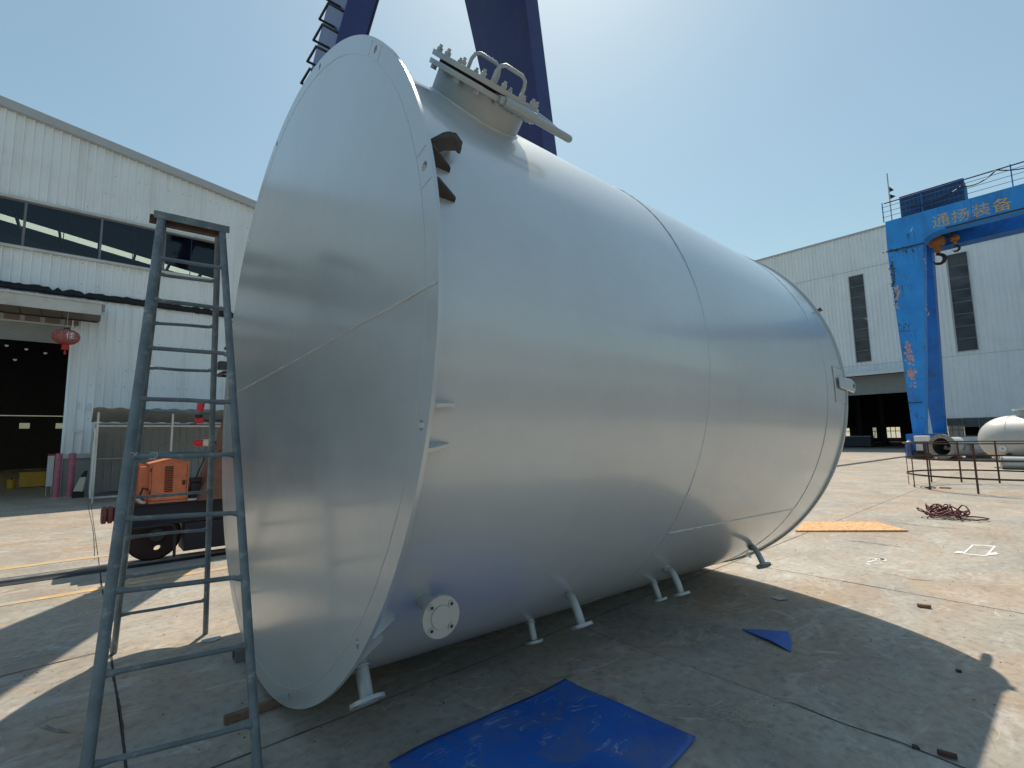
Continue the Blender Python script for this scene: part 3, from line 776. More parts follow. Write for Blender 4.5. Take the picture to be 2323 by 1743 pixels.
nv = V((.03 * 1 + .10, -1, 0)).normalized()
glyph('佳', .21, V(lc) + V((.10, -.325, .01)), (1, .25, 0), (0, 0, 1), .012, 'white', ln)

# ------------------------------------------------------------ navy gantry behind the tank
ga = thing('gantry_crane', 'dark navy gantry crane with two leaning box legs rising behind the tank', 'crane', (1.5, 8.45, 0))
def lfy(z): return 8.25 - .085 * z
def lby(z): return lfy(z) + .45 + .125 * z
def legq(fl, fr, z):
    x0, x1 = fl(z), fr(z); return [(x0, lfy(z), z), (x1, lfy(z), z), (x1, lby(z), z), (x0, lby(z), z)]
Lfl = lambda z: 2.79 + .187 * (z - 8.19); Lfr = lambda z: 3.33 + .213 * (z - 8.67)
Rfl = lambda z: 7.74 - .241 * (z - 8.36); Rfr = lambda z: 8.21 - .244 * (z - 8.30)
legL = part('leg', MB().hexa(legq(Lfl, Lfr, .79), legq(Lfl, Lfr, 14.0)), 'navy', ga, None, .01)
legR = part('leg', MB().hexa(legq(Rfl, Rfr, .79), legq(Rfl, Rfr, 14.0)), 'navy', ga, None, .01)
part('cross_beam', MB().box(3.3, 7.2, 6.9, 9.35, 14.01, 15.1), 'navy', ga)
part('edge_strip', MB().hexa([(Lfr(.79) + .001, lfy(.79) - .012, .79), (Lfr(.79) + .03, lfy(.79) - .012, .79), (Lfr(.79) + .03, lfy(.79) + .06, .79), (Lfr(.79) + .001, lfy(.79) + .06, .79)],
     [(Lfr(14) + .001, lfy(14) - .012, 14), (Lfr(14) + .03, lfy(14) - .012, 14), (Lfr(14) + .03, lfy(14) + .06, 14), (Lfr(14) + .001, lfy(14) + .06, 14)]), 'blackpaint', legL)
z = 2.2
while z < 13.5:
    x = Lfl(z); y0 = lfy(z) + .06; y1 = y0 + .42; o = .26
    part('rung', MB().tube([(x + .005, y0, z), (x - o, y0, z), (x - o, y1, z), (x + .005, y1, z)], .024, 6), 'blackpaint', legL)
    z += .42
# end truck
part('end_truck', MB().box(.50, 10.6, 8.22, 8.68, .50, .78), 'truck', ga, None, .008)
part('truck_flange', MB().box(.48, 10.62, 8.17, 8.73, .781, .80), 'truck', ga)
part('lower_girder', MB().box(1.13, 9.5, 8.2, 8.7, .12, .499), 'truck', ga)
part('wheel_guard', MB().tube([(.50, 8.12, .50), (.92, 8.12, .515), (.985, 8.12, .50), (1.01, 8.12, .44), (1.015, 8.12, .08)], .018, 6), 'blackpaint', ga, 50)
for wx in (.80, 9.9):
    me_w = MB().lathe((wx, 8.33, .345), (0, 1, 0), [(0, .06), (0, .29), (.02, .315), (.05, .315), (.055, .29), (.15, .29), (.155, .315), (.18, .315), (.18, .06)], 44).mesh('wheel', M['wheel'], wpos(ga))
    w0 = link('wheel', me_w, ga)
    ct = link('cutter', MB().cyl((wx + .05, 8.2, .18), (wx + .05, 8.7, .18), .045, 18).mesh('cutter', M['wheel'], wpos(ga)), ga)
    bo = w0.modifiers.new('b', 'BOOLEAN'); bo.operation = 'DIFFERENCE'; bo.object = ct; bo.solver = 'EXACT'
    bpy.context.view_layer.update()
    w0.data = bpy.data.meshes.new_from_object(w0.evaluated_get(bpy.context.evaluated_depsgraph_get())); w0.modifiers.clear()
    bpy.data.objects.remove(ct)
    w0.data.shade_smooth(); w0.data.set_sharp_from_angle(angle=R(30))
    part('hub', MB().lathe((wx + .03, 8.23, .37), (0, 1, 0), [(0, .08), (.02, .10), (.098, .10)], 24), 'blackpaint', w0, 30)
bf = MB(); pr = []
for i in range(4):
    pr += [(i * .065, .085), (i * .065 + .012, .112), (i * .065 + .05, .112), (i * .065 + .062, .085)]
bf.lathe((.23, 8.42, .68), (1, 0, 0), pr, 24)
part('buffer', bf, 'buffer', ga, 40)
part('cable_gland', MB().tube([(.50, 8.14, .84), (.56, 8.12, .90), (.62, 8.14, .84), (.66, 8.2, .82)], .022, 8), 'palegrey', ga, 50)
# orange drive housing
ob = MB()
def house(mb, x0, x1, y0, y1, z0, z1, rise, ov=.015):
    xm = (x0 + x1) / 2
    mb.add([(x0, y0, z0), (x1, y0, z0), (x1, y0, z1), (xm, y0, z1 + rise), (x0, y0, z1), (x0, y1, z0), (x1, y1, z0), (x1, y1, z1), (xm, y1, z1 + rise), (x0, y1, z1)],
           [(0, 1, 2, 3, 4), (9, 8, 7, 6, 5), (0, 5, 6, 1), (1, 6, 7, 2), (0, 4, 9, 5)])
    return mb
hs = part('drive_housing', house(MB(), .70, 1.14, 8.18, 8.62, .801, 1.325, .055), 'orange', ga)
rfh = MB()
for s, (xa, xb, za, zb) in enumerate(((.685, .92, 1.322, 1.382), (1.155, .92, 1.322, 1.382))):
    rfh.hexa([(xa, 8.165, za), (xb, 8.165, zb), (xb, 8.635, zb), (xa, 8.635, za)], [(xa, 8.165, za + .012), (xb, 8.165, zb + .012), (xb, 8.635, zb + .012), (xa, 8.635, za + .012)])
part('housing_roof', rfh, 'orange', hs)
for i in range(15):
    z = .945 + i * .0235
    part('louvre', MB().prism([(.865, 8.179, z), (.865, 8.165, z + .002), (.865, 8.179, z + .012)], (.095, 0, 0)), 'blackpaint', hs)
part('door_seam', MB().box(.718, .722, 8.176, 8.1795, .82, 1.31).box(1.118, 1.122, 8.176, 8.1795, .82, 1.31).box(.70, 1.14, 8.174, 8.1795, .83, .836), 'rust', hs)
for z in (.92, 1.22): part('hinge', MB().cyl((.708, 8.172, z), (.708, 8.172, z + .05), .008, 8), 'rust', hs)
part('latch', MB().box(1.07, 1.10, 8.160, 8.1795, 1.03, 1.09), 'blackpaint', hs)
part('lifting_eye', MB().tube([(.92 + .03 * math.cos(k * .4), 8.3, 1.395 + .03 * math.sin(k * .4) + .01) for k in range(9)], .007, 6), 'rust', hs)
part('hydraulic_hose', MB().tube([(.66, 8.2, .83), (.60, 8.13, .92), (.63, 8.12, 1.02), (.69, 8.17, .99)], .014, 8), 'blackrubber', ga, 60)
part('conduit', MB().tube([(1.14, 8.15, .82), (2.4, 8.15, .82), (3.2, 8.15, .84), (5.5, 8.15, .82)], .016, 8), 'palegrey', ga, 60)
h2 = part('motor_cover', house(MB(), .44, .695, 8.45, 8.80, .801, 1.30, .05), 'orange', ga)
part('cover_side', MB().box(.60, .698, 8.25, 8.449, .801, 1.29), 'orange', h2)
part('spool_mount', MB().box(1.17, 1.36, 8.2, 8.5, .801, 1.05).box(1.16, 1.30, 8.18, 8.3, 1.051, 1.12), 'blackpaint', ga, None, .01)
part('cable', MB().tube([(1.22, 8.15, 1.1), (1.25, 8.12, 1.22), (1.30, 8.12, 1.35), (1.31, 8.14, 1.5)], .01, 6), 'blackpaint', ga, 60)
part('leg_shoe', MB().hexa([(1.24, 8.0, .81), (1.75, 8.0, .81), (1.75, 8.75, .81), (1.24, 8.75, .81)], [(1.48, 8.05, 1.5), (1.72, 8.05, 1.5), (1.72, 8.7, 1.5), (1.48, 8.7, 1.5)]), 'brown', ga)
part('leg_stay', MB().hexa([(1.40, 7.98, 1.5), (1.53, 7.98, 1.5), (1.53, 8.04, 1.5), (1.40, 8.04, 1.5)], [(1.62, 7.82, 2.62), (1.78, 7.82, 2.62), (1.78, 7.9, 2.62), (1.62, 7.9, 2.62)]), 'brown', ga)
part('stay_bracket', MB().box(1.38, 1.60, 7.78, 7.95, 2.63, 2.74), 'blackpaint', ga)
# beacons
b1 = thing('warning_horn', 'red and black warning horn fixed to the gantry leg', 'horn', (1.2, 8.0, 1.87))
part('horn_body', MB().lathe((1.2, 8.0, 2.02), (.12, 0, 1), [(0, .042), (.14, .045), (.155, .03)], 14), 'redlamp', b1, 40)
part('horn_band', MB().lathe((1.192, 8.0, 1.95), (.12, 0, 1), [(0, .048), (.069, .048)], 14), 'blackrubber', b1)
part('horn_base', MB().box(1.15, 1.25, 7.96, 8.04, 1.87, 1.949), 'redlamp', b1, None, .008)
part('bracket', MB().box(1.25, 1.50, 7.98, 8.01, 1.90, 1.925).box(1.10, 1.16, 7.95, 8.05, 1.85, 1.869), 'blackpaint', b1)
b2 = thing('beacon_lamp', 'red beacon lamp on a cream base pointing sideways off the gantry leg', 'lamp', (1.22, 8.0, 1.6))
part('lens', MB().lathe((1.255, 8.0, 1.6), (-1, 0, .03), [(0, .05), (.07, .05), (.1, .038), (.11, .015)], 16), 'redlamp', b2, 40)
part('lamp_base', MB().lathe((1.256, 8.0, 1.6), (1, 0, 0), [(0, .045), (.07, .05)], 16), 'cream', b2)
part('bracket', MB().box(1.326, 1.5, 7.97, 8.03, 1.58, 1.62), 'blackpaint', b2)

# ------------------------------------------------------------ blue gantry far right
bc = thing('gantry_crane', 'bright blue gantry crane with peeling paint and gold lettering on its beam', 'crane', (40, 6.7, 0))
BX = 40.0
fr_ = MB()
# front frame: leg and beam with a rounded inner corner, extruded in X
out = [(7.0, 1.42), (7.02, 13.6), (6.97, 15.7), (-24, 15.7), (-24, 14.23), (4.0, 14.23)]
for k in range(1, 7):
    a = k / 7 * math.pi / 2; out.append((4.0 + 1.15 * math.sin(a), 14.23 - .6 + .6 * math.cos(a)))
out += [(5.15, 13.5), (6.10, 1.42)]
out[0] = (6.70, 1.42)
fr_.prism([(BX, y, z) for y, z in out], (1.1, 0, 0))
frame = part('portal_frame', fr_, 'bluecrane', bc)
part('beam_lip', MB().box(BX - .12, BX - .002, -24, 4.0, 14.19, 14.25), 'blackpaint', frame)
part('joint_plate', MB().box(BX - .05, BX - .002, 5.12, 7.1, 13.57, 13.64), 'blackpaint', frame)
part('joint_plate', MB().box(BX - .04, BX - .002, 6.05, 6.8, 3.38, 3.43), 'blackpaint', frame)
part('leg', MB().hexa([(46.2, 5.9, 1.42), (46.9, 5.9, 1.42), (46.9, 6.60, 1.42), (46.2, 6.60, 1.42)], [(43.2, 5.15, 14.2), (44.3, 5.15, 14.2), (44.3, 6.9, 14.2), (43.2, 6.9, 14.2)]), 'deepblue', bc)
part('rear_girder', MB().box(43.8, 44.9, -24, 6.95, 14.21, 15.7), 'deepblue', bc)
part('end_tie', MB().box(41.101, 43.799, 6.2, 6.95, 14.3, 15.6), 'deepblue', bc)
part('end_truck', MB().box(38.2, 48.5, 6.05, 6.75, .45, 1.41), 'deepblue', bc)
for wx in (39.2, 47.5): part('wheel', MB().lathe((wx, 6.15, .47), (0, 1, 0), [(0, .1), (0, .35), (.5, .35), (.5, .1)], 24), 'blackpaint', bc)
for ch, y in (('通', 4.19), ('扬', 3.27), ('装', 2.345), ('备', 1.445)):
    glyph(ch, .80, (BX - .004, y, 14.81), (0, -1, 0), (0, 0, 1), .004, 'yellowtext', frame)
# peeled paint patches (flat marks) on the leg
random.seed(21)
def blobs(cy, cz, n, sy, sz, m, rmin=.05, rmax=.16):
    b = MB()
    for k in range(n):
        y, z = random.gauss(cy, sy), random.gauss(cz, sz); r = random.uniform(rmin, rmax); q = 9
        b.add([(BX - .004 - .0006 * k, y + r * random.uniform(.35, 1.2) * math.cos(6.28 * i / q), z + r * random.uniform(.5, 1.5) * math.sin(6.28 * i / q)) for i in range(q)], [tuple(range(q))])
    part('peeled_patch', b, m, frame)['kind'] = 'stuff'
blobs(6.42, 7.1, 16, .09, .2, 'peel', .03, .09); blobs(6.42, 6.35, 26, .10, .22, 'peel', .03, .11); blobs(6.42, 5.25, 26, .10, .2, 'peel', .03, .11); blobs(6.40, 4.6, 12, .1, .12, 'peel', .02, .07)
blobs(6.5, 3.95, 7, .08, .06, 'red', .02, .05)
blobs(6.75, 10.7, 22, .08, .26, 'peel', .03, .10); blobs(6.85, 9.9, 12, .05, .3, 'peel', .02, .07); blobs(6.86, 11.6, 50, .06, .8, 'peeldark', .02, .09); blobs(6.6, 8.3, 22, .16, .2, 'peeldark', .02, .06)
blobs(5.35, 9.2, 9, .06, .22, 'peel', .02, .06); blobs(6.0, 13.45, 30, .5, .10, 'peeldark', .02, .06); blobs(6.4, 2.6, 10, .12, .3, 'peeldark', .02, .05); blobs(5.2, 12.6, 14, .04, .5, 'peel', .015, .04)
for k in range(26):      # rust and water runs
    y0 = random.uniform(5.4, 6.85); z0 = random.choice((13.55, 13.55, 11.1, 8.05, 7.0, 14.5)); l = random.uniform(.3, 1.2)
    part('rust_run', MB().add([(BX - .0025, y0, z0), (BX - .0025, y0 + random.uniform(.015, .04), z0), (BX - .0025, y0 + .01, z0 - l)], [(0, 1, 2)]), 'peeldark', frame)
for y in (2.75, -2.3, -7.4): part('plate_seam', MB().box(BX - .003, BX - .001, y - .012, y + .012, 14.26, 15.69), 'deepblue', frame)
for z in (4.9, 8.05, 11.1): part('plate_seam', MB().box(BX - .003, BX - .001, 6.9 - (13.6 - z) * .0262 - .95, 6.9 - (13.6 - z) * .0262 - .1, z - .012, z + .012), 'deepblue', frame)
part('paint_chip', MB().add([(BX - .006, 5.73, 14.55), (BX - .006, 5.64, 14.78), (BX - .006, 5.58, 14.86), (BX - .006, 5.62, 14.7), (BX - .006, 5.66, 14.6)], [(0, 1, 2, 3, 4)]), 'white', frame)
# deck railing
rl = MB()
for z in (16.05, 16.4, 16.75): rl.tube([(BX + .05, 7.1, z), (BX + .05, -24, z)], .018, 5)
part('guard_rail', rl, 'deepblue', bc)
part('hand_rail', MB().tube([(BX + .05, 6.95, 17.0), (BX + .05, -24, 17.0)], .04, 6), 'navy', bc)
y = 7.05
while y > -12:
    part('rail_post', MB().cyl((BX + .05, y, 15.7), (BX + .05, y, 17.08), .03, 6), 'deepblue', bc); y -= 2.05
cab = MB()
pts = []
y = 3.06
while y < 3.06:
    y += .1
cabn = part('control_house', MB().box(BX + .35, BX + 2.2, 2.98, 6.16, 15.78, 17.25), 'cabinblue', bc)
sq = MB()
for i in range(15):
    y = 3.0 + i * .215; sq.box(BX + .31, BX + .349, y, y + .11, 15.85, 17.2)
part('house_rib', sq, 'cabinblue', cabn)
part('house_base', MB().box(BX + .3, BX + 2.25, 2.95, 6.2, 15.70, 15.779), 'blackpaint', bc)
cb = MB()
def sag(y0, z0, y1, z1, d, n=12): return [(BX - .02, y0 + (y1 - y0) * i / n, z0 + (z1 - z0) * i / n - d * 4 * (i / n) * (1 - i / n)) for i in range(n + 1)]
cb.tube(sag(5.6, 16.2, 3.1, 16.6, .25) + sag(3.0, 16.55, 1.51, 16.95, .25) + sag(1.45, 16.95, -1.2, 17.0, .4), .035, 6)
part('festoon_cable', cb, 'blackpaint', bc)
fm = thing('flag_mast', 'thin mast with small tattered flags at the end of the blue crane', 'mast', (BX + .1, 6.6, 15.7))
part('pole', MB().cyl((BX + .1, 6.62, 15.7), (BX + .1, 6.62, 19.05), .035, 6), 'trim', fm)
part('flag', MB().prism([(BX + .1, 6.58, 18.1), (BX + .1, 6.34, 17.75), (BX + .1, 6.58, 17.7)], (.01, 0, 0)), 'blackcloth', fm); part('flag', MB().prism([(BX + .1, 6.58, 17.55), (BX + .1, 6.28, 17.3), (BX + .1, 6.58, 17.2)], (.01, 0, 0)), 'blackcloth', fm)
# hooks
def hook(cx, cy, ztop, zh, k, lab):
    h = thing('crane_hook', lab, 'crane hook', (cx, cy, zh), 'hooks under the blue crane')
    part('rope', MB().cyl((cx, cy - .2 * k, ztop + .3 * k), (cx, cy - .2 * k, 15.2), .03, 6).cyl((cx, cy + .2 * k, ztop + .3 * k), (cx, cy + .2 * k, 15.2), .03, 6), 'blackpaint', h)
    part('hook_block', MB().lathe((cx, cy, ztop - .36 * k), (0, 0, 1), [(0, .22 * k), (.08 * k, .40 * k), (.3 * k, .5 * k), (.5 * k, .46 * k), (.7 * k, .3 * k)], 20), 'hookorange', h, 40)
    part('shank', MB().lathe((cx, cy, ztop - .80 * k), (0, 0, 1), [(0, .12 * k), (.2 * k, .2 * k), (.439 * k, .2 * k)], 12), 'hookorange', h)
    rr0 = (ztop - .80 * k - zh) / 2; c = V((cx, cy, zh + rr0 * .92)); pp, rr = [V((cx, cy, ztop - .79 * k))], [.09 * k]
    for i in range(14):
        a = R(75 + 265 * i / 13); pp.append(c + V((0, math.cos(a) * rr0 * .8, math.sin(a) * rr0 * .8))); rr.append((.075 + .055 * math.sin(math.pi * i / 13)) * k if i < 12 else .035 * k)
    part('hook', MB().tube(pp, rr, 10), 'blackpaint', h, 60)
# trolley that carries them
tr_ = thing('crane_trolley', 'dark hoist trolley riding under the blue crane beam', 'trolley', (42.4, 4.3, 14))
part('trolley_frame', MB().box(41.3, 43.7, 2.9, 5.4, 15.2, 15.5), 'blackpaint', tr_)
part('drum', MB().cyl((41.5, 4.2, 14.9), (43.5, 4.2, 14.9), .25, 16), 'blackpaint', tr_)
hook(42.0, 4.72, 14.10, 12.55, .98, 'large crane hook under an orange block beside the blue leg')
hook(42.0, 3.84, 14.05, 13.15, .55, 'small crane hook under an orange block on the blue beam')

# ------------------------------------------------------------ yard items on the right
# vessel
ve = thing('pressure_vessel', 'grey rounded pressure vessel with a lidded manway beyond the round railing', 'vessel', (28, .2, 0))
VC = V((29.1, -.2, 1.18)); va = V((.25, 1, 0)).normalized()
pr = []
for i in range(11):
    a = math.pi / 2 * i / 10; pr.append((-2.0 + 0, 0) if False else (1.85 + 1.15 * math.sin(a), max(.02, 1.0 * math.cos(a))))
pr = [(-4, 1.0), (1.85, 1.0)] + pr[1:]
vs_ = part('shell', MB().lathe(VC, va, pr, 40), 'vessel', ve, 50)
for t in (1.85, -.6): part('weld_seam', MB().lathe(VC, va, [(t - .012, 1.0), (t, 1.008), (t + .012, 1.0)], 60, caps=(False, False)), 'vessel', vs_, 60)
part('head_spot', MB().lathe(VC + va * 2.98, va, [(0, .12), (.022, .11)], 20), 'vessel', vs_)
mwp = VC + va * 1.35
part('manway_neck', MB().cyl(mwp + V((0, 0, .95)), mwp + V((0, 0, 1.2)), .34, 24), 'silver_dull', ve, 40)
part('manway_lid', MB().cyl(mwp + V((0, 0, 1.201)), mwp + V((0, 0, 1.26)), .46, 28), 'white', ve, 40)
part('lid_handle', MB().cyl(mwp + V((-.1, 0, 1.261)), mwp + V((-.1, 0, 1.32)), .1, 10), 'white', ve)
nzp = VC + va * 2.2 + V((-.85, 0, -.35))
nz_ = part('nozzle', MB().cyl(nzp + V((.15, 0, 0)), nzp + V((-.14, 0, -.02)), .05, 12), 'silver_dull', ve)
part('nozzle_flange', MB().lathe(nzp + V((-.141, 0, -.02)), (-1, 0, 0), [(0, .12), (.03, .12), (.03, .05), (0, .05)], 18, caps=(False, False)), 'white', nz_)
part('valve', MB().lathe(nzp + V((-.05, -.15, -.42)), (0, 0, 1), [(0, .06), (.1, .13), (.2, .07)], 12), 'blackpaint', ve)
for t in (-2.5, .9):
    c = VC + va * t
    part('saddle', MB().obox(c + V((0, 0, -.80)), (va, (-va.y, va.x, 0), (0, 0, 1)), (.12, .8, .379)), 'vessel', ve)
dr = thing('steel_drum', 'pale grey round drum lying on the ground below the vessel', 'drum', (27.9, 1.2, 0))
part('drum_shell', MB().cyl((28.15, 2.0, .26), (28.4, -.8, .26), .26, 28), 'silver_dull', dr, 40)
part('drum_rim', MB().cyl((28.13, 2.0, .26), (28.14, 1.95, .26), .268, 28), 'steel', dr)
# pipe spool with flange
ps = thing('pipe_spool', 'large flanged steel pipe spool lying open end towards us', 'pipe', (36, 4.8, 0))
pa = V((.88, -.48, 0)).normalized(); po = V((36.0, 4.84, .70))
part('pipe', MB().lathe(po, pa, [(.05, .52), (3.2, .52), (3.2, .49), (.05, .49)], 40, caps=(False, False)), 'palegrey', ps, 40)
part('end_flange', MB().lathe(po, pa, [(0, .48), (0, .70), (.12, .70), (.12, .48)], 44, caps=(False, False)), 'steel', ps, 40)
for k in range(20):
    q = 6.283 * k / 20; s_ = pa.cross(V((0, 0, 1))); c = po + .61 * (math.cos(q) * s_ + math.sin(q) * V((0, 0, 1)))
    part('bolt', MB().cyl(c - pa * .04, c + pa * .17, .025, 6), 'steel', ps)
part('pipe_back', MB().lathe(po + pa * 3.21, pa, [(0, .03), (0, .6), (.1, .6)], 32), 'steel', ps, 40)
part('pipe_shade_liner', MB().lathe(po, pa, [(.02, .478), (3.0, .478), (3.0, .02)], 36, caps=(False, True)), 'dark', ps, 40)  # added dark sleeve: the shade inside the pipe, put into its colour
part('agitator', MB().cyl(po + pa * .3, po + pa * 2.8, .05, 10).obox(po + pa * .6 + V((0, 0, -.1)), (pa, (0, 0, 1), pa.cross(V((0, 0, 1)))), (.04, .09, .3)), 'steel', ps)
for t in (.5, 2.6):
    c = po + pa * t; part('chock', MB().obox((c.x, c.y, .09), (pa, (-pa.y, pa.x, 0), (0, 0, 1)), (.08, .6, .089)), 'timber', ps)
br_ = part('pipe_bracket', MB().tube([po + pa * .9 + V((-.35, -.45, -.2)), po + pa * .9 + V((-.45, -.55, .1)), po + pa * 1.3 + V((-.4, -.5, .12)), po + pa * 1.4 + V((-.36, -.46, -.25))], .05, 8), 'steel', ps)
wbx = thing('white_cover', 'white cube cover on a dark blue motor skid at the crane foot', 'motor', (37, 5.9, 0))
part('cover', MB().box(37, 37.7, 5.52, 6.18, .98, 1.31), 'white', wbx, None, .03)
part('motor', MB().box(37.05, 37.6, 5.75, 6.17, .3, .96), 'blackpaint', wbx, None, .02)
part('motor_panel', MB().box(37.02, 37.049, 5.8, 6.12, .45, .9), 'palegrey', wbx)
part('skid', MB().box(36.9, 37.9, 5.5, 6.25, 0, .29), 'dark', wbx)
bd = thing('blue_barrel', 'blue barrel with a pale top standing beside the white cover', 'barrel', (37.3, 6.45, 0))
part('barrel_body', MB().lathe((37.3, 6.48, 0), (0, 0, 1), [(0, .16), (.25, .17), (.5, .16), (.75, .17), (.95, .16)], 18), 'deepblue', bd, 50)
part('barrel_cap', MB().lathe((37.3, 6.48, .951), (0, 0, 1), [(0, .14), (.06, .05), (.12, .05)], 14), 'palegrey', bd)

# round rusty railing
rg_ = thing('round_railing', 'rusty round railing section standing on the sunlit concrete', 'railing', (18.85, 1.3, 0))
rc, rr_ = V((18.85, 1.5, 0)), 1.87
def hoop(z, h, t, top=False):
    return MB().lathe((rc.x, rc.y, z), (0, 0, 1), [(0, rr_ - t), (0, rr_ + t), (h, rr_ + t), (h, rr_ - t), (0, rr_ - t)], 64, caps=(False, False))
part('top_rail', hoop(1.235, .03, .035), 'rust', rg_, 40)
part('mid_rail', hoop(.80, .045, .006), 'rust', rg_, 40); part('mid_rail', hoop(.35, .045, .006), 'rust', rg_, 40)
for a in (1.5, 28, 54, 93, 122, 141, 174.5, 205, 232, 260, 290, 318, 340):
    a = R(a); x, y = rc.x + (rr_ - .012) * math.cos(a), rc.y + (rr_ - .012) * math.sin(a)
    t = V((-math.sin(a), math.cos(a), 0))
    part('post', MB().obox((x, y, .6175), (t, (math.cos(a), math.sin(a), 0), (0, 0, 1)), (.022, .006, .617)), 'rust', rg_)
# loose wire rings on the ground by the railing
for i, (x, y) in enumerate(((17.95, 2.75), (18.1, 2.45))):
    solo('wire_ring', MB().tube([(x + .17 * math.cos(6.283 * k / 20), y + .12 * math.sin(6.283 * k / 20), .012) for k in range(20)], .009, 5, True), 'rust',
         'thin rusty wire ring lying at the foot of the round railing', 'wire', (x, y, 0), 'wire rings by the railing', 60)

# plywood
ply = MB().hexa([(8.80, 3.10, .004), (9.99, 1.86, .004), (10.57, 2.40, .004), (9.77, 3.30, .004)], [(8.80, 3.10, .024), (9.99, 1.86, .03), (10.57, 2.40, .026), (9.77, 3.30, .024)])
solo('plywood_sheet', ply, 'plywood', 'orange-brown plywood sheet lying flat on the sunlit concrete', 'board', (9.7, 2.6, 0))
# hose
random.seed(14)
hp = []
cx, cy = 12.05, 1.66
for k in range(330):
    a = k * .21; r = .30 + .18 * math.sin(k * .137) + .09 * math.sin(k * .53)
    hgt = .03 + .085 * (1 - k / 330) * (1 + math.sin(k * .71)) * .9 + .05 * abs(math.sin(k * .09))
    hp.append((cx + r * .62 * math.cos(a) + .14 * math.sin(k * .045), cy + .02 + r * .58 * math.sin(a) + .06 * math.sin(k * .08), hgt * 1.1))
for k in range(26):
    t = k / 25; hp.append((cx - .05 - .18 * math.sin(t * 3.1), cy - .2 - .36 * t + .05 * math.sin(t * 9), .03))
for k in range(18):
    t = k / 17; hp.append((cx + .05 + .1 * math.sin(t * 3), cy - .56 + .3 * t, .04))
solo('hose_coil', MB().tube(hp, .0125, 6), 'hose', 'tangled maroon hose heaped on the sunlit concrete', 'hose', (cx, cy, 0), None, 60)

# ------------------------------------------------------------ the tank
TC, TA = V((1.0062, 3.5616, 2.1266)), V((.99940, -.02449, -.0248)).normalized()
TS = TA.cross(V((0, 0, 1))).normalized(); TU = TS.cross(TA)
RP, RS, RF, TL = 2.0706, 1.9822, 2.0019, 4.801
def T(s, th, r):
    th = R(th); return TC + TA * s + r * (math.sin(th) * TS + math.cos(th) * TU)
def D(th): th = R(th); return math.sin(th) * TS + math.cos(th) * TU
tk = thing('storage_tank', 'huge silver-painted cylindrical tank lying on its side in the yard', 'tank', (TC.x, TC.y, 0))
# base plate with bolt holes
HOLES = [13.6 + 30 * k for k in range(12)]
pm = MB().lathe(TC, TA, [(0, RP), (.018, RP)], 256, TU)
plate_me = pm.mesh('base_plate', M['silver'], wpos(tk))
plate = link('base_plate', plate_me, tk)
cm = MB()
for h in HOLES: cm.cyl(T(-.05, h, 2.022), T(.07, h, 2.022), .021, 20)
cut_o = link('cutter', cm.mesh('cutter', M['silver'], wpos(tk)), tk)
bo = plate.modifiers.new('b', 'BOOLEAN'); bo.operation = 'DIFFERENCE'; bo.object = cut_o; bo.solver = 'EXACT'
bpy.context.view_layer.update()
nm = bpy.data.meshes.new_from_object(plate.evaluated_get(bpy.context.evaluated_depsgraph_get()))
plate.modifiers.clear(); plate.data = nm; nm.shade_smooth(); nm.set_sharp_from_angle(angle=R(30))
bpy.data.objects.remove(cut_o)
# shell as three strakes, slightly proud of each other at the welds
NS = 320
def strake(s0, s1, r0, r1):
    # rolled plate: a millimetre or two of waviness in the real surface
    ns = 60; mb = MB(); vs = []
    for i in range(ns + 1):
        sa = s0 + (s1 - s0) * i / ns
        dip = -.0007 * math.exp(-((sa - 2.1215) / .10) ** 2) - .0007 * math.exp(-((sa - 4.2984) / .10) ** 2)
        for j in range(NS):
            q = 360 * j / NS; t = R(q)
            wv = .0011 * math.sin(3 * t + 1.3 * sa) + .0007 * math.sin(7 * t - 1.9 * sa + 1) + .0004 * math.sin(13 * t + 3.1 * sa + 2)
            vs.append(T(sa, q, RS + dip + wv))
    mb.add(vs, [(i * NS + j, i * NS + (j + 1) % NS, (i + 1) * NS + (j + 1) % NS, (i + 1) * NS + j) for i in range(ns) for j in range(NS)])
    return mb
shell = part('shell', strake(.0185, TL - .03, RS, RS), 'silver_shell', tk, 30)
part('end_rim', MB().lathe(TC, TA, [(TL - .018, RS - .01), (TL - .018, RF), (TL, RF), (TL, RS - .01)], NS, TU, caps=(False, False)), 'silver', tk, 30)
part('far_head', MB().lathe(TC, TA, [(TL - .03, RS), (TL - .02, RS - .01), (TL + .02, 1.0), (TL + .05, .02)], 128, TU, caps=(False, True)), 'silver', tk, 30)
random.seed(2)
def weld_ring(s, r, amp=.0012, rad=.0034, n=420, plane=False):
    ph = [random.uniform(0, 6.28) for _ in range(4)]
    pts = []
    for k in range(n):
        a = 360 * k / n
        j = amp * (math.sin(k * .9 + ph[0]) + math.sin(k * .31 + ph[1])) + .0008 * random.uniform(-1, 1)
        pts.append(T(s + (0 if plane else j), a, r + (j if plane else 0)))
    return MB().tube(pts, [rad * (1 + .25 * math.sin(k * 1.7) + random.uniform(-.15, .15)) for k in range(n)], 6, True)
part('weld_seam', weld_ring(2.1215, RS), 'silver', shell, 60)
part('weld_seam', weld_ring(4.2984, RS), 'silver', shell, 60)
part('weld_seam', weld_ring(.024, RS + .002, rad=.008), 'silver', shell, 60)
part('weld_seam', weld_ring(-.0002, 1.975, plane=True, rad=.0013), 'silver', plate, 60)
def weld_line(p0, p1, rad, n, jit=.002):
    p0, p1 = V(p0), V(p1)
    return MB().tube([p0.lerp(p1, i / n) + V([random.uniform(-jit, jit) for _ in range(3)]) for i in range(n + 1)], [rad * random.uniform(.75, 1.25) for _ in range(n + 1)], 6)
part('weld_seam', weld_line(T(-.0003, 88.5, 2.06), T(-.0003, -92.5, 2.06), .0065, 160), 'silver', plate, 60)
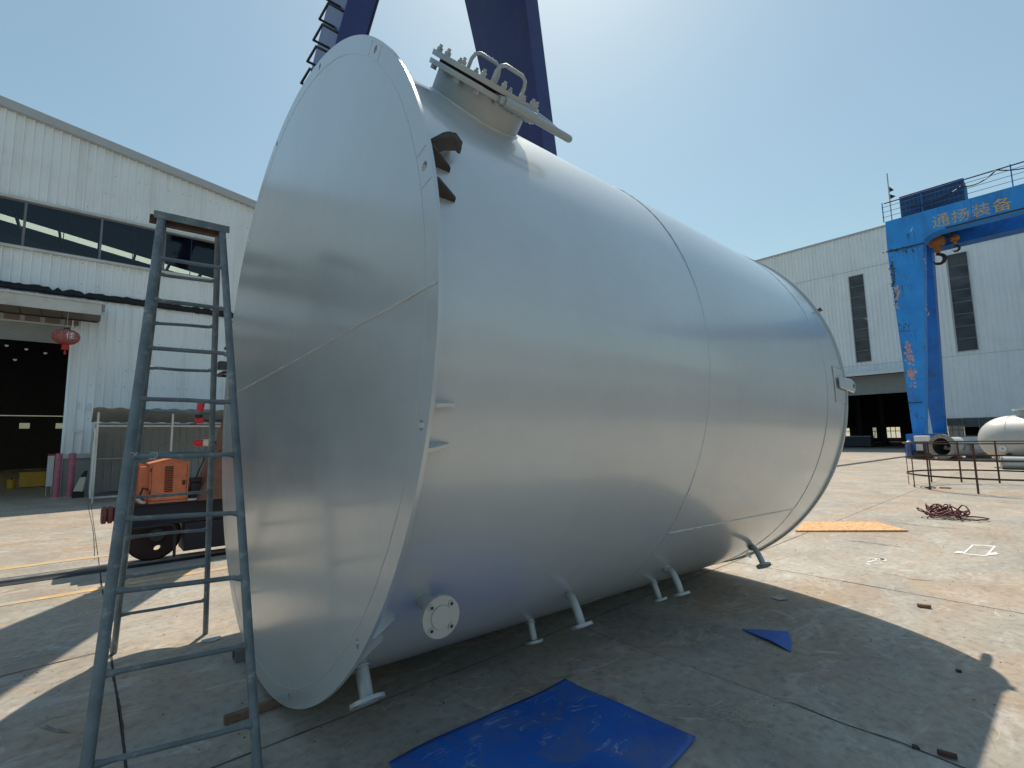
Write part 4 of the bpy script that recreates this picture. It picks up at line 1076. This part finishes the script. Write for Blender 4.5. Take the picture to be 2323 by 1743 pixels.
part('weld_seam', weld_line(T(2.13, 125.4, RS), T(4.29, 125.6, RS), .0055, 120), 'silver', shell, 60)
# gussets behind every bolt hole
for h in HOLES:
    for o in (-2.35, 2.35):
        p = [T(.0185, h + o, RS - .01), T(.0185, h + o, RP - .006), T(.035, h + o, RP - .006), T(.15, h + o, RS + .02), T(.16, h + o, RS - .01)]
        t = D(h + o + 90) * .014
        part('gusset', MB().prism([q - t * .5 for q in p], t), 'rag_and_shade' if h == HOLES[2] else 'silver', shell)  # one pair in dark brown: the shade on its undersides, put into the colour
        if h in HOLES[1:3]: part('gusset_weld', weld_line(T(-.0002, h + o, 1.982), T(-.0002, h + o, 2.055), .0014, 8, .0006), 'silver', plate, 60)
# manhole
MS, MTH = .63, 44.5
mh = link('manhole', None, tk, V((T(MS, MTH, RS))) - wpos(tk))
mo, mn = T(MS, MTH, 0), D(MTH); me_ = mn.cross(TA)
part('neck', MB().lathe(mo, mn, [(RS - .08, .275), (2.094, .275)], 64, TA, caps=(False, False)), 'silver_dull', mh, 40)
part('neck_weld', MB().tube([mo + mn * math.sqrt(max(0, (RS + .002) ** 2 - (.279 * math.sin(6.283 * k / 90)) ** 2)) + .279 * (math.cos(6.283 * k / 90) * TA + math.sin(6.283 * k / 90) * me_) for k in range(90)], .008, 6, True), 'silver', mh, 60)
part('flange', MB().lathe(mo, mn, [(2.095, .25), (2.095, .335), (2.121, .335), (2.121, .25)], 72, TA, caps=(False, False)), 'silver_dull', mh, 40)
part('gasket', MB().lathe(mo, mn, [(2.1215, .22), (2.1215, .285), (2.1365, .285), (2.1365, .22)], 64, TA, caps=(False, False)), 'blackrubber', mh, 40)
cov = part('cover', MB().lathe(mo, mn, [(2.137, .01), (2.137, .335), (2.164, .335), (2.164, .01)], 72, TA), 'silver_dull', mh, 40)
for k in range(16):
    q = 6.283 * (k + .5) / 16; c = mo + .308 * (math.cos(q) * TA + math.sin(q) * me_)
    part('bolt', MB().lathe(c, mn, [(2.165, .0165), (2.184, .0165), (2.1845, .0095), (2.199, .0095)], 6), 'silver_dull', mh)
    part('nut', MB().lathe(c, mn, [(2.074, .0175), (2.0945, .0175)], 6), 'silver_dull', mh)
for tg in (-.167, .167):
    a0 = -.062; pth = []
    for x, y in ((a0, 2.166), (a0, 2.22), (a0 + .012, 2.252), (a0 + .04, 2.268), (a0 + .1, 2.268), (a0 + .16, 2.268), (a0 + .188, 2.252), (a0 + .2, 2.22), (a0 + .2, 2.166)):
        pth.append(mo + mn * y + TA * x - me_ * tg)
    part('handle', MB().tube(pth, .011, 10), 'silver_dull', mh, 60)
sg = -1 if me_.z > 0 or me_.y > 0 else 1
near = me_ if (me_.dot(V((0, 0, CAMH)) - mo) > 0) else -me_
dv = link('davit', None, tk, V((T(MS, MTH, RS))) - wpos(tk))
b0 = mo + near * .345 + mn * 2.112
part('davit_sleeve', MB().tube([b0 + TA * -.05, b0 + TA * .17], .030, 16), 'silver_dull', dv, 40)
part('sleeve_lug', MB().obox(b0 - TA * .06 - near * .03, (TA, near, mn), (.018, .045, .02)), 'silver_dull', dv, None, .005)
pth = [b0 + TA * .16, b0 + TA * .30, b0 + TA * .42]
cr = b0 + TA * .42 - near * .055
for i in range(1, 9):
    a = math.pi * i / 8; pth.append(cr + near * .055 * math.cos(a) + TA * .055 * math.sin(a))
pth += [b0 + TA * .34 - near * .11 + mn * .012, b0 + TA * .20 - near * .115 + mn * .022]
part('davit_rod', MB().tube(pth, .022, 14), 'silver_dull', dv, 60)

# nozzles on the underside
def nozzle(pts, dirn, rp=.03, rf=.075, tf=.018):
    nz = link('nozzle', None, tk, V(pts[0]) - wpos(tk))
    d = V(dirn).normalized(); e = V(pts[-1])
    sm = []
    P_ = [V(p) for p in pts]
    for i in range(len(P_) - 1):
        for k in range(6):
            t = k / 6
            p0, p1, p2, p3 = P_[max(i - 1, 0)], P_[i], P_[i + 1], P_[min(i + 2, len(P_) - 1)]
            sm.append(.5 * ((2 * p1) + (-p0 + p2) * t + (2 * p0 - 5 * p1 + 4 * p2 - p3) * t * t + (-p0 + 3 * p1 - 3 * p2 + p3) * t ** 3))
    sm.append(P_[-1])
    part('pipe', MB().tube(sm, rp, 18), 'silver_dull', nz, 60)
    wd = (P_[2] - P_[0]).normalized(); wa = wd.orthogonal().normalized(); wb_ = wd.cross(wa)
    part('weld', MB().tube([P_[1] + (rp + .003) * (math.cos(6.283 * k / 24) * wa + math.sin(6.283 * k / 24) * wb_) + wd * .012 for k in range(24)], .007, 6, True), 'silver_dull', nz, 60)
    part('nozzle_flange', MB().lathe(e - d * tf, d, [(0, rp), (0, rf), (tf, rf), (tf, rf * .6), (tf + .003, rf * .6), (tf + .003, rp * .8)], 32, caps=(True, True)), 'silver_dull', nz, 40)
    a_ = d.orthogonal().normalized(); b_ = d.cross(a_)
    for k in range(4):
        q = 6.283 * (k + .5) / 4; c = e + rf * .78 * (math.cos(q) * a_ + math.sin(q) * b_)
        part('bolt_hole', MB().cyl(c - d * (tf + .0006), c + d * .0006, .009, 10), 'blackpaint', nz)
    return nz
def straight(s, th, phi, ln_, r=.03, rf=.075):
    b = T(s, th, RS - .05); dd = D(phi); b1 = T(s, th, RS)
    nozzle([b1 - dd * .08, b1, b1 + dd * ln_ * .5, b1 + dd * ln_], dd, r, rf)
straight(.16, 144.8, 146, .175, .033, .084)
straight(1.57, 155.5, 162.3, .145, .026, .066)
straight(2.83, 149.6, 157.2, .155, .026, .066)
def elbow(base, mid, fl, r=.026, rf=.068):
    base, mid, fl = V(base), V(mid), V(fl)
    dd = (fl - mid).normalized(); o = mid + (base - mid) * .12
    nozzle([base + (base - mid) * .5, base, mid + (base - mid) * .25 - dd * .012, mid + dd * .045, mid.lerp(fl, .7), fl], dd, r, rf)
elbow((2.378, 2.213, .604), (2.345, 2.118, .580), (2.336, 2.053, .455))
elbow((3.536, 2.216, .546), (3.528, 2.132, .508), (3.521, 2.082, .380))
elbow((5.083, 2.214, .478), (4.990, 2.116, .462), (4.949, 2.043, .342))
# blind-flanged nozzle facing the yard
bf_ = link('nozzle', None, tk, T(.30, 129, RS) - wpos(tk))
ax_ = V((-.10, -1, -.02)).normalized(); fc = V((1.205, 1.858, .838))
part('pipe', MB().tube([T(.26, 129.2, RS - .06), T(.27, 128.6, RS + .02), fc - ax_ * .05], .036, 18), 'silver_dull', bf_, 60)
fp = part('blind_flange', MB().lathe(fc - ax_ * .024, ax_, [(0, .03), (0, .088), (.024, .088), (.024, .003)], 48), 'silver_dull', bf_, 40)
part('raised_face', MB().lathe(fc, ax_, [(.0005, .05), (.006, .048), (.006, .002)], 40), 'silver_dull', fp, 40)
a_ = ax_.cross(V((0, 0, 1))).normalized(); b_ = a_.cross(ax_)
for k in range(4):
    q = 6.283 * (k + .5) / 4; c = fc + .067 * (math.cos(q) * a_ + math.sin(q) * b_)
    part('bolt_boss', MB().lathe(c, ax_, [(.0006, .0145), (.005, .014), (.005, .008)], 16), 'silver_dull', fp, 40)
    part('bolt_hole', MB().cyl(c + ax_ * .0045, c + ax_ * .0058, .0078, 12), 'blackpaint', fp)
# lifting lugs at the far rim
lg = part('lug_pad', MB(), 'silver', tk) if False else None
pd = MB()
q0 = [T(4.50, th, RS + .005) for th in (83.5, 86, 88.5, 91, 93.5)]; q1 = [T(4.77, th, RS + .005) for th in (83.5, 86, 88.5, 91, 93.5)]
pd.add(q0 + q1, [(i, i + 1, 6 + i, 5 + i) for i in range(4)])
pdo = part('lug_pad', pd, 'silver', tk)
part('pad_weld', MB().tube(q0 + list(reversed(q1)), .0045, 6, True), 'silver', pdo, 60)
lp = [T(4.56, 89.5, RS + .02), T(4.56, 86.4, RS + .02), T(4.90, 86.2, RS + .02), T(4.985, 86.9, RS + .02), T(5.01, 88.2, RS + .02), T(4.985, 89.6, RS + .02), T(4.95, 90.2, RS + .02), T(4.86, 89.9, RS + .02)]
lgo = part('lifting_lug', MB().prism(lp, D(88) * .018), 'silver', tk, None, .004)
part('lug_eye', MB().cyl(T(4.955, 88.2, RS + .0375), T(4.955, 88.2, RS + .0395), .022, 16), 'blackpaint', lgo)
part('lifting_lug', MB().prism([T(4.801, 63.5, RF - .02), T(4.801, 63.5, RF + .03), T(4.88, 63.5, RF + .02), T(4.83, 63.5, RF - .02)], D(153) * .02), 'blackpaint', tk)
part('lifting_lug', MB().prism([T(4.6, 151, RS - .01), T(4.74, 151, RS - .01), T(4.72, 151, RS + .05)], D(241) * .015), 'silver', tk)
# rag wrapped over one gusset
random.seed(8)
rgm = MB(); rows, colsn = 7, 9; vs = []
for i in range(rows):
    for j in range(colsn):
        u, v = i / (rows - 1), j / (colsn - 1)
        p = T(.05 + .17 * u, 69.6 - 2.9 * u + (v - .5) * (3.3 - 1.6 * abs(u - .6)), RS + .028 + .03 * math.sin(math.pi * v) + .035 * math.sin(3.1 * u) + random.uniform(-.008, .008))
        vs.append(p)
rgm.add(vs, [(i * colsn + j, i * colsn + j + 1, (i + 1) * colsn + j + 1, (i + 1) * colsn + j) for i in range(rows - 1) for j in range(colsn - 1)])
rgo = solo('rag', rgm, 'rag_and_shade', 'crumpled dark brown rag stuffed behind the tank base plate', 'rag', tuple(T(.1, 68, RS)))
so_ = rgo.modifiers.new('thick', 'SOLIDIFY'); so_.thickness = .012

# ------------------------------------------------------------ ladder
ld = thing('step_ladder', 'tall blue-grey pipe A-frame ladder standing beside the tank end', 'ladder', (.5, 3.9, 0))
FL0, FL1 = V((.068, 2.68, 0)), V((.31, 3.92, 3.12)); FR0, FR1 = V((.742, 2.79, 0)), V((.665, 3.90, 3.12))
BL0, BL1 = V((.275, 5.01, 0)), V((.325, 3.97, 3.10)); BR0, BR1 = V((.872, 4.96, 0)), V((.650, 3.95, 3.10))
for a, b, r in ((FL0, FL1, .0245), (FR0, FR1, .0225), (BL0, BL1, .0205), (BR0, BR1, .0205)):
    part('leg', MB().tube([a.lerp(b, i / 6) for i in range(7)], r, 14), 'ladder', ld, 60)
def rung(a0, a1, b0, b1, za, zb, r):
    p, q = a0.lerp(a1, za / a1.z), b0.lerp(b1, zb / b1.z)
    d = (q - p)
    pts = [p + d * t for t in (.03, .075, .13, .5, .9, .93, .97)]
    pts = [x + V((0, 0, random.uniform(-.004, .004))) for x in pts]
    part('rung', MB().tube(pts, [r * 1.5, r * 1.15, r * .97, r, r, r * 1.1, r * 1.5], 12), 'ladder', ld, 60)
random.seed(4)
FZ = [(2.797, 2.813), (2.488, 2.496), (2.16, 2.171), (1.848, 1.851), (1.535, 1.524), (1.226, 1.191), (.912, .857), (.591, .53), (.285, .185)]
BZ = [(2.771, 2.781), (2.447, 2.462), (2.136, 2.143), (1.829, 1.827), (1.528, 1.533), (1.21, 1.21), (.912, .906), (.599, .601), (.305, .30)]
for a, b in FZ: rung(FL0, FL1, FR0, FR1, a, b, .0128)
for a, b in BZ: rung(BL0, BL1, BR0, BR1, a, b, .0115)
def angle_bar(p, q, drop, side):
    p, q = V(p), V(q); d = (q - p); s_ = V(side)
    return MB().prism([p, p + s_ * .045, p + s_ * .045 + V((0, 0, -.005)), p + s_ * .005 + V((0, 0, -.005)), p + s_ * .005 + V((0, 0, -drop)), p + V((0, 0, -drop))], d)
part('top_bar', angle_bar((.265, 3.888, 3.150), (.705, 3.866, 3.150), .05, (0, 1, 0)), 'ladder', ld)
part('top_bar', angle_bar((.250, 4.005, 3.146), (.690, 3.985, 3.146), .05, (0, -1, 0)), 'rustwood', ld)
part('top_pad', MB().hexa([(.30, 3.94, 3.085), (.67, 3.92, 3.085), (.67, 3.975, 3.085), (.30, 3.995, 3.085)], [(.30, 3.94, 3.138), (.67, 3.92, 3.138), (.67, 3.975, 3.138), (.30, 3.995, 3.138)]), 'rustwood', ld)
part('wire_tie', MB().tube([(.20 + .02 * math.cos(k) , 3.29 + .022 * math.sin(k), 1.535 + .02 * math.sin(k * 1.3)) for k in range(14)], .0025, 5), 'palegrey', ld, 60)
part('wire_tie', MB().tube([(.29 + .02 * math.cos(k * 1.1), 3.29 + .022 * math.sin(k), 1.533 + .018 * math.cos(k * .9)) for k in range(12)], .0025, 5), 'palegrey', ld, 60)

# ------------------------------------------------------------ small things on the concrete
solo('timber_batten', MB().obox((1.02, 3.335, .024), ((1, .0, 0), (0, 1, 0), (0, 0, 1)), (.32, .02, .022)), 'timber', 'reddish timber batten wedged under the tank base plate', 'batten', (1.0, 3.3, 0), None, None, .003)
tc = thing('channel_offcut', 'short steel channel offcut wedged under the tank edge by the ladder', 'steel offcut', (.97, 4.2, 0))
part('channel_web', MB().box(.93, 1.12, 4.16, 4.27, .001, .014), 'steel', tc)
part('channel_side', MB().box(.93, 1.12, 4.16, 4.172, .0141, .085), 'steel', tc); part('channel_side', MB().box(.93, 1.12, 4.258, 4.27, .0141, .085), 'steel', tc)
solo('disc_cover', MB().lathe((.885, 4.79, .002), (0, 0, 1), [(0, .068), (.006, .068), (.008, .06)], 32), 'silver_dull', 'flat grey disc lying on the concrete beside the ladder foot', 'disc', (.885, 4.79, 0), None, 40)

# blue corrugated sheet
random.seed(6)
A, B, C_, D_ = V((1.22, 2.36, 0)), V((2.475, 2.335, 0)), V((2.52, 1.45, 0)), V((1.2, 1.33, 0))
sh_ = MB(); nx, ny = 44, 30; vs = []
for i in range(nx + 1):
    for j in range(ny + 1):
        u, v = i / nx, j / ny
        p = (A.lerp(B, u)).lerp(D_.lerp(C_, u), v)
        p = p + V((.006 * math.sin(u * 9 + 1) * (1 - v), .004 * math.sin(u * 13), 0))
        lift = .010 + .006 * math.sin(u * 5.1 + v * 3) * math.sin(v * 4 + 1) + .014 * max(0, u + v - 1.6) + .012 * max(0, .12 - v) * 8 * (.5 + .5 * math.sin(u * 7))
        vs.append((p.x, p.y, .006 + max(.001, lift)))
sh_.add(vs, [(i * (ny + 1) + j, (i + 1) * (ny + 1) + j, (i + 1) * (ny + 1) + j + 1, i * (ny + 1) + j + 1) for i in range(nx) for j in range(ny)])
tp = solo('plastic_sheet', sh_, 'tarp', 'large scuffed blue plastic sheet lying in the tank shadow', 'plastic sheet', (1.9, 1.9, 0), None, 60)
md = tp.modifiers.new('thick', 'SOLIDIFY'); md.thickness = .005; md.offset = 1
tri = MB()
tv = [(4.16, 1.93, .004), (4.22, 1.80, .02), (4.30, 1.63, .03), (4.20, 1.575, .012), (3.99, 1.50, .004), (4.05, 1.66, .022), (4.10, 1.80, .014)]
tri.add(tv, [(0, 1, 6), (1, 2, 5, 6), (2, 3, 5), (3, 4, 5)])
tro = solo('plastic_scrap', tri, 'tarp', 'small curled triangular blue plastic scrap on the shaded concrete', 'plastic scrap', (4.1, 1.7, 0))
md = tro.modifiers.new('thick', 'SOLIDIFY'); md.thickness = .005; md.offset = 1
solo('rust_crumb', MB().obox((5.85, 1.03, .018), ((.25, -1, .02), (1, .25, 0), (0, 0, 1)), (.05, .017, .012)), 'timber', 'short wooden stub lying just beyond the tank shadow', 'wood scrap', (5.85, 1.03, 0), None, None, .004)
solo('brown_block', MB().obox((3.29, .55, .017), ((.2, -1, 0), (1, .2, 0), (0, 0, 1)), (.038, .012, .010)), 'rust', 'small rusty brown block near the slab crack in the tank shadow', 'steel scrap', (3.29, .55, 0), None, None, .003)
solo('black_scrap', MB().prism([(3.25, .68, .004), (3.285, .685, .004), (3.29, .665, .004), (3.265, .65, .004)], (0, 0, .006)), 'blackrubber', 'black rubber scrap beside the slab crack in the tank shadow', 'rubber scrap', (3.27, .67, 0))
solo('black_chip', MB().prism([(4.46, .65, .004), (4.49, .66, .004), (4.50, .63, .004), (4.47, .625, .004)], (0, 0, .008)), 'blackrubber', 'tiny black chip near the lug-shaped corner of the tank shadow', 'rubber scrap', (4.48, .64, 0))
solo('metal_flake', MB().prism([(5.14, 2.08, .003), (5.20, 2.10, .004), (5.25, 2.0, .006), (5.19, 1.94, .012), (5.12, 2.0, .004)], (0, 0, .004)), 'steel', 'thin curled metal flake at the far edge of the tank shadow', 'metal scrap', (5.19, 2.03, 0))
solo('welding_rod', MB().cyl((4.84, 1.03, .006), (4.93, .93, .006), .003, 6), 'palegrey', 'thin pale rod stub lying in the tank shadow', 'rod', (4.89, .98, 0))
random.seed(19)
st = MB()
for k in range(70):
    x, y = 2.93 + random.gauss(0, .085), 1.34 + random.gauss(0, .09); a = random.gauss(2.2, .7); l = random.uniform(.02, .085)
    z0, z1 = .004, random.uniform(.004, .018)
    st.tube([(x, y, z0), (x + l * .5 * math.cos(a), y + l * .5 * math.sin(a), z1 + .004), (x + l * math.cos(a + .3), y + l * math.sin(a + .3), z1)], .0011, 4)
o = struct('dry_straw', st, 'straw', (2.93, 1.34, 0), 'stuff')
gr = MB()
for k in range(420):
    x, y = random.uniform(.3, 9), random.uniform(.2, 3.2)
    if k > 260: x, y = random.uniform(-.6, 1.0), random.uniform(3, 7.5)
    if k > 360: x, y = random.uniform(6, 16), random.uniform(.6, 3.2)
    r = random.uniform(.002, .007) * (1 if k <= 360 else 1.6); n = 5
    b = [(x + r * random.uniform(.6, 1.3) * math.cos(6.28 * i / n), y + r * random.uniform(.6, 1.3) * math.sin(6.28 * i / n), .0005) for i in range(n)]
    gr.add(b + [(x, y, r * .9)], [(i, (i + 1) % n, n) for i in range(n)] )
struct('grit', gr, 'rust', (2, 2, 0), 'stuff')
